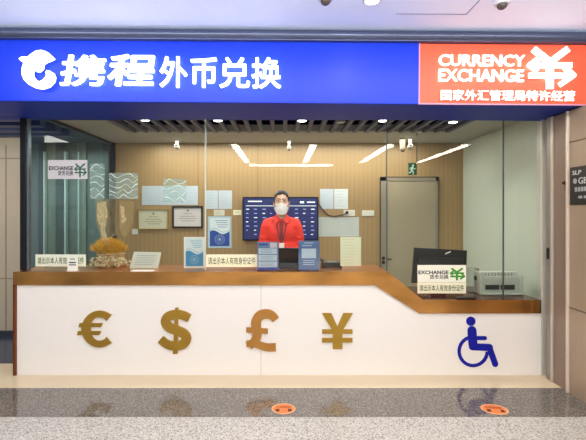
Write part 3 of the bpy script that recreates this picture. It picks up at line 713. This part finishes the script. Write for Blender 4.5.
M_amber2 = glassy('amber_light_reflection', (.96, .92, .8, 1), .05, .3, (232, 216, 170))
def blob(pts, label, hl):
    t = thing('amber_reflection', P(pts[0][0], max(p[1] for p in pts), DG), label, 'glass reflection')
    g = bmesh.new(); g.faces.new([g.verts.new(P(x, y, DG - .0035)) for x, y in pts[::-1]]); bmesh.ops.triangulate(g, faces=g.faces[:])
    part('reflection_film', g, M_amber, t)
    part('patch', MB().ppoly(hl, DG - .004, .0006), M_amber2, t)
blob([(95, 199), (117, 199), (118, 232), (110, 240), (108, 246), (101, 238), (96, 224)], 'amber reflection built as a translucent film patch above the left of the wheat bouquet', [(97, 203), (106, 201), (108, 214), (105, 230), (108, 240), (102, 238), (100, 226), (97, 220)])
blob([(119, 200), (134, 201), (133, 222), (128, 226), (126, 238), (121, 234), (119, 224)], 'amber reflection built as a translucent film patch above the right of the wheat bouquet', [(120, 205), (125, 208), (124, 214), (127, 220), (122, 224), (121, 214)])

# small tag holder and white card in front of the glass
D = 3.93
yb = 211 + (EYE - ZH) * F / D
t = thing('tag_holder', Vector((PX(72.5, D), D, ZH)), 'small white tag holder standing on the copper top in front of left strip', 'sign holder')
part('holder', MB().box(PX(67.4, D), PX(77.6, D), D, D + .012, ZH, PZ(257, D), .002).box(PX(67.4, D), PX(77.6, D), D - .02, D + .04, ZH, ZH + .006, .001), mat('holder_white', (232, 234, 224), .4), t)
part('printed_text', MB().pbox(69, 262, 76, 263.2, D, .001).pbox(69, 264.4, 76, 265.4, D, .001).pbox(70, 258.6, 75, 259.4, D, .001), M_darkink, t)
solo('white_card', MB().box(PX(131.5, 3.9), PX(153, 3.9), 3.875, 3.955, ZH, ZH + .006, .002), mat('card_white', (226, 222, 214), .5), (PX(142, 3.9), 3.91, ZH), 'flat white card lying on the copper top in front of the slanted document', 'card')
# slanted document on a stand behind the glass
D = 4.14; yb = 211 + (EYE - ZH) * F / D
t = thing('document_stand', Vector((PX(145, D), D, ZH)), 'slanted grey white document on a stand right of the wheat bouquet', 'document')
q = [Vector((PX(130.5, D), D - .03, ZH)), Vector((PX(159, D), D - .03, ZH)), Vector((PX(160.4, D), D + .03, PZ(252.6, D))), Vector((PX(133, D), D + .03, PZ(252, D)))]
def quad_slab(q, th, b=None, mi=0):
    t_ = bmesh.new(); n = (q[1] - q[0]).cross(q[3] - q[0]).normalized() * th
    a = [t_.verts.new(v) for v in q]; c_ = [t_.verts.new(v - n) for v in q]
    t_.faces.new(a); t_.faces.new(c_[::-1])
    for i in range(4): t_.faces.new((a[i], c_[i], c_[(i + 1) % 4], a[(i + 1) % 4]))
    bmesh.ops.recalc_face_normals(t_, faces=t_.faces[:])
    return (b or MB()).merge(t_, mi)
part('document', quad_slab(q, .004), mat('doc_grey', (196, 196, 184), .5), t)
lines = MB()
def bil(u, v): return q[0].lerp(q[1], u).lerp(q[3].lerp(q[2], u), v)
nq = (q[1] - q[0]).cross(q[3] - q[0]).normalized()
for r in range(5):
    v = .2 + r * .14
    quad_slab([bil(a, b_) + nq * .001 for a, b_ in ((.14, v), (random.uniform(.7, .88), v), (.85, v + .035), (.14, v + .035))], .0008, lines)
part('printed_text', lines, mat('doc_print', (150, 154, 152), .8), t)
part('back_leg', MB().cone((PX(146, D), D + .035, ZH + .1), (PX(146, D), D + .09, ZH + .004), .004, .004, 8), M_steel, t)

# wheat bouquet in a wrapped pot
random.seed(11)
Dw = 4.26; cxw = PX(111, Dw)
t = thing('wheat_bouquet', (cxw, Dw, ZH), 'yellow dried wheat bouquet in a crumpled wrapped pot on the counter', 'flowers')
st = MB()
for k in range(330):
    a = random.uniform(0, 2 * math.pi); r = random.uniform(0, 1) ** .5 * (1 if k % 3 else .6)
    base = Vector((cxw - .01 + .09 * r * math.cos(a), Dw + .05 * r * math.sin(a), ZH + .1))
    tip = Vector((cxw - .02 + .2 * r * math.cos(a), Dw + .12 * r * math.sin(a), PZ(235.5, Dw) - .09 * r * r - random.uniform(0, .05)))
    mid = base.lerp(tip, .5) + Vector((0, 0, .012))
    st.cone(base, mid, .0018, .0016, 5); st.cone(mid, mid.lerp(tip, .45), .0015, .0055, 6); st.cone(mid.lerp(tip, .45), tip, .0055, .0012, 6)
wh = part('wheat_ears', st, mat('wheat_yellow', (206, 156, 44), .7, var=.3, scale=25), t); wh['kind'] = 'stuff'
wp = MB().lathe([(.085, 0), (.11, .03), (.105, .06), (.085, .095), (.105, .125), (.11, .13)], Vector((cxw, Dw, ZH)), 30)
for v in wp.bm.verts:
    a = math.atan2(v.co.y - Dw, v.co.x - cxw); f = 1 + .16 * math.sin(a * 7 + v.co.z * 40) + .08 * math.sin(a * 13)
    v.co.x = cxw + (v.co.x - cxw) * f * 1.25; v.co.y = Dw + (v.co.y - Dw) * f
part('wrapping', wp, mat('wrap_paper', (186, 164, 124), .55, var=.3, scale=30, bump=.6), t, 'crumpled beige wrapping')
fl = MB()
for k in range(60): 
    a = random.uniform(-.5, 3.6); dx = random.uniform(-.17, .22); c = Vector((cxw + dx, Dw - .15 + abs(dx) * .4 - random.uniform(0, .02), ZH + random.uniform(.01, .13 - abs(dx) * .3)))
    fl.ball(c, (random.uniform(.008, .018), .01, random.uniform(.006, .014)), u=10, v=6)
part('white_blossoms', fl, mat('blossom_cream', (200, 182, 144), .7, var=.4, scale=30), t, 'small cream blossoms around the pot', 4)
solo('barrier_post', MB().ball(P(114, 236.4, 4.5), .03).cone(P(114, 236.4, 4.5), Vector((PX(114, 4.5), 4.5, .8)), .008, .012), M_black, (PX(114, 4.5), 4.5, .8), 'black ball topped post rising behind the wheat bouquet', 'post', smooth=.7)

# brochure stands
def brochure(px0, py0, px1, left, label):
    D = 3.94; t = thing('brochure_stand', Vector((PX((px0 + px1) / 2, D), D, ZH)), label, 'brochure stand', 'brochure stands on the copper top')
    z1 = PZ(py0, D); x0, x1 = PX(px0, D), PX(px1, D)
    part('acrylic_holder', MB().box(x0, x1, D - .012, D - .009, ZH, z1).box(x0, x1, D - .05, D + .05, ZH, ZH + .004), M_acrylic, t)
    yb = 211 + (EYE - ZH) * F / D; H = yb - py0; y = D
    c = MB().pbox(px0 + .6, py0 + .6, px1 - .6, yb - .6, D, .005, mi=0); yy = D - .005
    if left:
        c.pbox(px0 + 1.6, py0 + 2, px0 + 11, py0 + 4, yy, .0008, mi=2); c.pbox(px0 + 13, py0 + 1.4, px1 - 2, py0 + 6.4, yy, .0008, mi=3)
        for k in range(3):
            a = py0 + 7 + k * 6.6; c.pbox(px0 + 1.6, a, px1 - 2, a + 5.6, yy, .0008, mi=1)
            for j in range(3): c.pbox(px0 + 3, a + 1 + j * 1.4, px1 - random.uniform(4, 9), a + 1.5 + j * 1.4, yy - .0008, .0005, mi=4)
        c.pbox(px0 + .6, yb - 3.2, px1 - .6, yb - .6, yy, .001, mi=5)
    else:
        c.pbox(px0 + 6, py0 + 2.4, px1 - 6, py0 + 3.2, yy, .0008, mi=1); c.pbox(px0 + 4, py0 + 5, px1 - 8, py0 + 5.8, yy, .0008, mi=1)
        c.pbox(px0 + 3.6, py0 + 8.4, px1 - 3.6, py0 + 18, yy, .0008, mi=1)
        for j in range(3): c.pbox(px0 + 5, py0 + 20 + j * 2, px1 - 5, py0 + 20.7 + j * 2, yy, .0008, mi=1)
    part('printed_card', c, [mat('card_slate_blue', (104, 132, 168), .5) if left else mat('card_blue', (84, 116, 164), .5), mat('card_pale', (206, 218, 222), .5), mat('card_navy', (44, 62, 140), .5), mat('card_pink', (222, 206, 204), .5), mat('card_print', (150, 166, 180), .7), mat('card_royal', (30, 52, 170), .5)], t)
brochure(257, 241.4, 279, True, 'left brochure stand with three pale panels and a blue foot')
brochure(298, 240.2, 319.6, False, 'right brochure stand, slate blue with one pale square')
# laptop between them
t = thing('laptop', Vector((PX(288, 4.1), 4.1, ZH)), 'open black laptop between the two brochure stands, its lid towards the front', 'laptop')
part('lid', quad_slab([Vector((PX(277, 4.1), 4.12, ZH + .012)), Vector((PX(300, 4.1), 4.12, ZH + .012)), Vector((PX(300, 4.1), 4.06, PZ(247.8, 4.1))), Vector((PX(277, 4.1), 4.06, PZ(247.8, 4.1)))], .008), M_black, t)
part('base', MB().box(PX(277, 4.1), PX(300, 4.1), 4.11, 4.335, ZH, ZH + .012, .003), M_black, t)
kb = MB()
for r in range(5):
    for k in range(11): kb.box(PX(278, 4.1) + k * .0185, PX(278, 4.1) + k * .0185 + .015, 4.16 + r * .022, 4.178 + r * .022, ZH + .012, ZH + .014)
part('keyboard', kb, mat('keys', (40, 40, 44), .6), t)
solo('lid_band', MB().box(PX(280, 4.05), PX(297, 4.05), 4.05, 4.055, ZH, PZ(263, 4.05)), mat('band_slate', (52, 58, 70), .5), (PX(288, 4.05), 4.05, ZH), 'slim dark slate card standing in front of the laptop lid', 'card')
# desk phone
D = 4.2; x0, x1 = PX(321, D), PX(341, D)
t = thing('desk_phone', Vector(((x0 + x1) / 2, D, ZH)), 'low black desk phone on the counter right of right brochure stand', 'telephone')
part('base', MB().poly([(x0, ZH), (x1, ZH), (x1 - .006, ZH + .05), (x0 + .006, ZH + .05)], D - .07, D + .07), M_black, t)
part('handset', MB().capsule((x0 + .01, D - .05, ZH + .07), (x0 + .01, D + .05, ZH + .07), .018, .018).box(x0 - .004, x0 + .024, D - .055, D + .055, ZH + .058, ZH + .08, .006), mat('phone_dark', (34, 34, 38), .4), t, None, .6)
kb = MB()
for r in range(4):
    for k in range(3): kb.box(x0 + .06 + k * .03, x0 + .08 + k * .03, D - .05 + r * .025, D - .034 + r * .025, ZH + .05, ZH + .055)
kp = part('keypad', kb, mat('phone_keys', (150, 150, 150), .5), t)

# monitor seen from behind, on the low end
D = 4.34
t = thing('monitor', Vector((PX(438, D), D, ZL)), 'black monitor seen from behind, standing on the lower counter behind the exchange sticker', 'monitor')
q = [P(411.6, 283, D + .02), P(466, 283, D - .02), P(467, 250.6, D - .06), P(414.4, 247.8, D)]
part('back_shell', quad_slab(q, .03), M_black, t)
part('vent_bulge', quad_slab([q[0].lerp(q[1], .12).lerp(q[3], .4) + Vector((0, -.02, 0)), q[0].lerp(q[1], .9).lerp(q[2], .35) + Vector((0, -.025, 0)), q[3].lerp(q[2], .9).lerp(q[1], .25) + Vector((0, -.025, 0)), q[3].lerp(q[2], .12).lerp(q[0], .25) + Vector((0, -.02, 0))], .02), mat('shell_dark', (30, 31, 33), .5), t)
part('stand', MB().box(PX(432, D), PX(446, D), D, D + .06, ZL + .01, PZ(270, D), .004).box(PX(424, D), PX(454, D), D - .08, D + .12, ZL, ZL + .014, .004), M_black, t)
part('label_tag', quad_slab([P(445, 254.6, D - .075), P(450.5, 252.4, D - .075), P(451, 250.9, D - .075), P(446, 252.8, D - .075)], .002), mat('tag_white', (222, 222, 214), .5), t, 'small white tag')
# printer
D = 4.07
x0, x1 = PX(481.5, D), PX(524.5, D); zt = PZ(273, D)
t = thing('printer', Vector(((x0 + x1) / 2, D, ZL)), 'light grey passbook printer on the lower counter behind the right glass', 'printer')
M_prn = mat('printer_grey', (184, 188, 176), .5); M_prd = mat('printer_dark', (44, 44, 44), .5)
part('body', MB().box(x0, x1, D + .03, D + .15, ZL + .012, zt - .04, .008), M_prn, t)
rb = MB().poly([(x0 + .012, zt - .05), (x1 - .03, zt - .05), (x1 - .045, zt), (x0 + .02, zt)], D + .06, D + .14)
for k in range(9): rb.box(x0 + .06 + k * .032, x0 + .068 + k * .032, D + .052, D + .062, zt - .046, zt - .006, mi=1)
part('lid', rb, [mat('printer_lid', (200, 202, 192), .4), mat('rib_grey', (150, 152, 142), .5)], t)
part('knob', MB().cone((x0 - .02, D + .1, ZL + .15), (x0 + .002, D + .1, ZL + .15), .022, .022, 18), M_prd, t, 'dark side knob')
part('side_cheek', MB().box(x0 - .008, x0 + .022, D + .01, D + .15, ZL, zt + .005, .008), M_prn, t); part('side_cheek', MB().box(x1 - .03, x1 - .005, D + .01, D + .15, ZL, zt - .03, .008), M_prn, t)
for a, b in ((.07, .2), (.22, .35)): part('paper_slot', MB().box(x0 + a - .02, x0 + b - .02, D + .014, D + .035, ZL + .05, ZL + .095, .003), M_prd, t, 'dark paper slot')
part('output_tray', MB().box(x0 + .01, x1 - .02, D - .03, D + .06, ZL + .004, ZL + .02, .003), M_prn, t)
solo('card_tray', MB().box(PX(456, 3.92), PX(474, 3.92), 3.88, 3.96, ZL, ZL + .012, .003).box(PX(457.4, 3.92), PX(472.6, 3.92), 3.89, 3.95, ZL + .01, ZL + .014), M_black, (PX(465, 3.92), 3.92, ZL), 'flat black tray on the lower copper end', 'tray')
solo('acrylic_box', MB().box(PX(467.8, 4.2), PX(477, 4.2), 4.15, 4.25, ZL, PZ(268, 4.2)), M_acrylic, (PX(473, 4.2), 4.2, ZL), 'clear acrylic box between monitor and printer', 'box')

# floor stickers
def floor_sticker(px, py, rx, ry, rot, label, dots):
    D = EYE * F / (py - CY); X = PX(px, D); wx = rx * D / F; wy = .5 * (EYE * F / (py - ry - CY) - EYE * F / (py + ry - CY))
    t = thing('floor_sticker', (X, D, 0), label, 'floor sticker', 'oval orange floor stickers')
    def ell(s, z0, z1):
        b = bmesh.new(); n = 40
        a = [b.verts.new((X + wx * s * math.cos(2 * math.pi * k / n), D + wy * s * math.sin(2 * math.pi * k / n), z1)) for k in range(n)]
        c = [b.verts.new((v.co.x, v.co.y, z0)) for v in a]
        b.faces.new(a); b.faces.new(c[::-1])
        for k in range(n): b.faces.new((c[k], c[(k + 1) % n], a[(k + 1) % n], a[k]))
        return b
    part('rim', ell(1, .0003, .0015), mat('sticker_pale', (240, 176, 132), .5), t)
    part('disc', ell(.88, .0015, .0022), mat('sticker_orange', (238, 128, 62), .5), t)
    b = text_bm('排队等候请保持距离', -wx * .62, wy * .05, wx * .62, wy * .52, 0, ext=.0006)
    b.transform(Matrix(((1, 0, 0, X), (0, 0, 1, D), (0, -1, 0, .0024), (0, 0, 0, 1))))
    part('lettering', b, mat('sticker_brown', (150, 62, 30), .6), t)
    for sx in (-1, 1):
        cxx, cyy = X + sx * wx * .5, D - wy * .32
        part('footprint', MB().poly([(cxx + .03 * math.cos(k * .5236), .0 + .0) for k in range(0)] or [(cxx - .014, .0023), (cxx + .014, .0023), (cxx + .014, .0031), (cxx - .014, .0031)], cyy - .02, cyy + .02), mat('sticker_dark', (70, 40, 34), .6), t)
    t.rotation_euler = (0, 0, rot)
floor_sticker(283.6, 408.8, 12, 5.2, 0, 'oval orange floor sticker below the yen and pound symbols', 2)
floor_sticker(494.5, 409.4, 13, 5.2, -.12, 'oval orange floor sticker below the wheelchair symbol', 2)

# ------------------------------------------------------------------ the staff member
DPn = 4.56; X0 = PX(281.5, DPn); O = Vector((X0, DPn, 0))
pr = thing('person', O, 'person in a red shirt and white face mask standing behind the counter', 'person')
V = lambda x, y, z: O + Vector((x, y, z))
M_skin = mat('skin', (206, 164, 140), .5, var=.05); M_hair = mat('black_hair', (22, 20, 20), .5, var=.3, scale=60); M_red = mat('red_shirt', (226, 48, 32), .7, var=.22, scale=16, bump=.5)
bd = MB()
bd.ball(V(0, 0, 1.598), (.077, .095, .108)); bd.ball(V(0, -.032, 1.53), (.058, .058, .066)); bd.ball(V(0, -.05, 1.49), (.034, .036, .026))
bd.capsule(V(0, -.095, 1.6), V(0, -.108, 1.562), .009, .014); bd.ball(V(0, -.088, 1.52), (.026, .012, .012))
for sx in (-1, 1):
    bd.ball(V(.079 * sx, .008, 1.58), (.012, .022, .033)); bd.ball(V(.05 * sx, -.062, 1.56), (.024, .024, .024)); bd.ball(V(.033 * sx, -.085, 1.622), (.03, .014, .01))
bd.capsule(V(0, .02, 1.36), V(0, .0, 1.5), .056, .05)
bd.ball(V(0, .01, 1.26), (.16, .1, .16)); bd.capsule(V(-.13, .01, 1.345), V(.13, .01, 1.345), .055, .055); bd.ball(V(0, .01, 1.08), (.14, .095, .17)); bd.ball(V(0, .015, .95), (.155, .105, .12))
for sx in (-1, 1):
    bd.capsule(V(.02 * sx, .02, 1.41), V(.15 * sx, .02, 1.37), .045, .045)
    S, E_, Wr = V(.163 * sx, .01, 1.33), V(.206 * sx, .03, 1.09), V(.115 * sx, -.205, .998)
    bd.capsule(S, E_, .05, .038); bd.capsule(E_, Wr, .037, .025)
    pm = V(.098 * sx, -.275, .985); bd.capsule(Wr, pm, .024, .026); bd.ball(Wr.lerp(pm, .7), (.038, .042, .014))
    for k, (fx, ln) in enumerate(((-.03, .06), (-.011, .072), (.009, .068), (.027, .052))):
        a = pm + Vector((fx, -.018, .0)); b = a + Vector((fx * .15, -ln * .45, .006)); c = b + Vector((0, -ln * .35, -.008)); d = c + Vector((0, -ln * .2, -.014))
        bd.capsule(a, b, .0088, .0082, 8); bd.capsule(b, c, .0082, .0074, 8); bd.capsule(c, d, .0074, .0064, 8)
    th = Wr.lerp(pm, .45); a = th + Vector((-.03 * sx, -.01, -.002)); b = a + Vector((-.018 * sx, -.03, -.004)); c = b + Vector((-.004 * sx, -.024, -.006))
    bd.capsule(th, a, .014, .011, 8); bd.capsule(a, b, .011, .009, 8); bd.capsule(b, c, .009, .0075, 8)
    bd.capsule(V(.085 * sx, .015, .92), V(.092 * sx, 0, .5), .085, .055); bd.capsule(V(.092 * sx, 0, .5), V(.092 * sx, .03, .09), .054, .036)
    bd.capsule(V(.092 * sx, .04, .045), V(.1 * sx, -.14, .035), .04, .032)
body = part('body', remesh(bd, .0065, 4), M_skin, pr, None, 4)
# shirt: torso with long sleeves
sh = MB()
sh.ball(V(0, .01, 1.26), (.17, .122, .17)); sh.capsule(V(-.14, .01, 1.335), V(.14, .01, 1.335), .07, .07); sh.ball(V(0, .01, 1.08), (.172, .122, .19)); sh.ball(V(0, .015, .98), (.178, .128, .12))
for sx in (-1, 1):
    sh.capsule(V(.035 * sx, .025, 1.395), V(.15 * sx, .02, 1.36), .056, .062)
    S, E_, Wr = V(.163 * sx, .01, 1.325), V(.208 * sx, .03, 1.08), V(.118 * sx, -.19, .999)
    sh.capsule(S, E_, .062, .053); sh.capsule(E_, Wr, .053, .038)
    for k in range(3):
        p = S.lerp(E_, .45 + .22 * k); sh.ball(p, (.066, .064, .018))
part('shirt', remesh(sh, .009, 5), M_red, pr, 'red shirt', 4)
cl = MB()
for sx in (-1, 1):
    q = [V(.058 * sx, -.012, 1.462), V(.012 * sx, -.082, 1.405), V(.058 * sx, -.112, 1.362), V(.098 * sx, -.052, 1.42)]
    quad_slab(q if sx < 0 else q[::-1], .006, cl)
for k in range(12):
    t0 = math.pi * (k) / 12; t1 = math.pi * (k + 1) / 12
    f = lambda t_, z, r: V(r * math.cos(t_), .012 + r * .95 * math.sin(t_), z)
    quad_slab([f(t0, 1.40, .085), f(t1, 1.40, .085), f(t1, 1.465, .064), f(t0, 1.465, .064)], .005, cl)
part('collar', cl, mat('collar_red', (200, 36, 28), .7), pr, 'red turned-down collar')
part('placket_shade_strip', quad_slab([V(-.014, -.128, 1.2), V(.014, -.128, 1.2), V(.02, -.092, 1.39), V(-.02, -.092, 1.39)], .008), mat('placket_shade', (110, 26, 24), .7), pr, 'dark strip painted as shade in the front opening')  # dark red strip stands in for shade inside the open shirt front
ld = MB()
for sx in (-1, 1): ld.tube([V(.062 * sx, .0, 1.452), V(.055 * sx, -.085, 1.385), V(.042 * sx, -.125, 1.31), V(.012 * sx, -.135, 1.19), V(0, -.137, 1.165)], .0055, 6)
part('lanyard', ld, mat('lanyard_navy', (48, 40, 62), .7), pr, 'dark lanyard')
part('name_badge', MB().box(X0 - .024, X0 + .03, DPn - .147, DPn - .141, 1.09, 1.165, .002), mat('badge_white', (232, 230, 226), .5), pr, 'white name badge')
tr = MB(); tr.ball(V(0, .015, .94), (.17, .118, .11))
for sx in (-1, 1): tr.capsule(V(.088 * sx, .015, .9), V(.094 * sx, 0, .5), .096, .07); tr.capsule(V(.094 * sx, 0, .5), V(.094 * sx, .025, .1), .068, .06)
part('trousers', remesh(tr, .012, 4), mat('dark_trousers', (30, 30, 36), .8), pr, 'dark trousers', 4)
for sx in (-1, 1):
    so = MB().capsule(V(.093 * sx, .05, .05), V(.102 * sx, -.16, .04), .048, .04); so.box(X0 + .1 * sx - .045, X0 + .1 * sx + .045, DPn - .19, DPn + .09, 0, .02, .008)
    part('shoe', remesh(so, .01, 3), M_black, pr, None, 4)
# hair: cap with a short fringe
hb = bmesh.new(); bmesh.ops.create_uvsphere(hb, u_segments=40, v_segments=28, radius=1)
kill = []
for v in hb.verts:
    v.co = Vector((v.co.x * .0865, v.co.y * .104, v.co.z * .117))
for f in hb.faces:
    c = f.calc_center_median(); fr = -c.y / .104
    lim = (.076 + .008 * math.sin(c.x * 90)) if fr > .6 else (.05 if fr > .38 else (-.02 if fr > .12 else -.075))
    if c.z < lim: kill.append(f)
bmesh.ops.delete(hb, geom=kill, context='FACES')
for v in hb.verts:
    n = v.co.normalized(); v.co += n * (.006 * math.sin(v.co.x * 230 + v.co.z * 80) * math.sin(v.co.y * 170 + v.co.z * 190) + (.004 if v.co.z > .06 else -.002))
hb.normal_update()
ex_ = bmesh.ops.extrude_face_region(hb, geom=hb.faces[:])
for e in ex_['geom']:
    if isinstance(e, bmesh.types.BMVert): e.co *= .9
bmesh.ops.recalc_face_normals(hb, faces=hb.faces[:])
bmesh.ops.translate(hb, verts=hb.verts, vec=V(0, .008, 1.604))
part('hair', hb, M_hair, pr, 'short black hair', 4)
mk = bmesh.new(); n, m_ = 16, 10; gv = []
for j in range(m_ + 1):
    v = j / m_; z = 1.574 - .108 * v; row = []
    for i in range(n + 1):
        u = i / n * 2 - 1; a = u * 1.05
        rx = .078 - .016 * max(0, v - .4) / .6; ry = .106 + .016 * math.exp(-(u * 2.6) ** 2) * (1 - v * .5) - .012 * max(0, v - .55) / .45 + .0018 * math.sin(v * 22)
        row.append(mk.verts.new(V(rx * math.sin(a) * 1.04, -ry * math.cos(a) - .002, z + .012 * math.exp(-(u * 3) ** 2) * (1 - v) - .006 * v * (1 - u * u) + (.5 - v) * .02 * u * u * -1)))
    gv.append(row)
for j in range(m_):
    for i in range(n): mk.faces.new((gv[j][i], gv[j + 1][i], gv[j + 1][i + 1], gv[j][i + 1]))
fm = part('face_mask', mk, mat('mask_white', (236, 232, 230), .7), pr, 'white face mask', 4)
for sx in (-1, 1):
    el = MB().tube([V(.073 * sx, -.045, 1.573), V(.083 * sx, -.01, 1.6), V(.084 * sx, .018, 1.58), V(.078 * sx, -.005, 1.53), V(.062 * sx, -.045, 1.49)], .002, 6)
    part('ear_loop', el, MATS['mask_white'], fm)
for sx in (-1, 1):
    e = part('eye', MB().ball(V(.032 * sx, -.0865, 1.606), (.015, .008, .0075), 0).ball(V(.031 * sx, -.092, 1.606), (.0085, .004, .0074), 1), [mat('eye_white', (226, 220, 214), .4), M_black], pr, None, 4)
    part('eyebrow', MB().capsule(V(.014 * sx, -.094, 1.626), V(.05 * sx, -.082, 1.63), 0.0062, .0046, 8), M_hair, pr)

# ------------------------------------------------------------------ lights
def area(name, loc, rot, sx, sy, e, col=(1, 1, 1)):
    l = bpy.data.lights.new(name, 'AREA'); l.shape = 'RECTANGLE'; l.size = sx; l.size_y = sy; l.energy = e; l.color = col
    o = bpy.data.objects.new(name, l); COL.objects.link(o); o.location = loc; o.rotation_euler = rot
    return o
area('mall_fill_light', (0, 2.12, 2.87), (.75, 0, 0), 5.6, .3, 64, (1, .975, .93))  # unseen fill without a fixture, added to brighten the counter front
area('office_light', (0, 5.3, 2.40), (0, 0, 0), 3.6, .5, 60, (1, .96, .88))
area('corridor_light', (-3.6, 6.2, 2.6), (0, 0, 0), 1.6, 1.6, 55, (.95, 1, 1))
area('corridor_front_light', (-3.6, 4.2, 2.3), (.5, 0, 0), 1.2, .5, 10, (1, .97, .92))
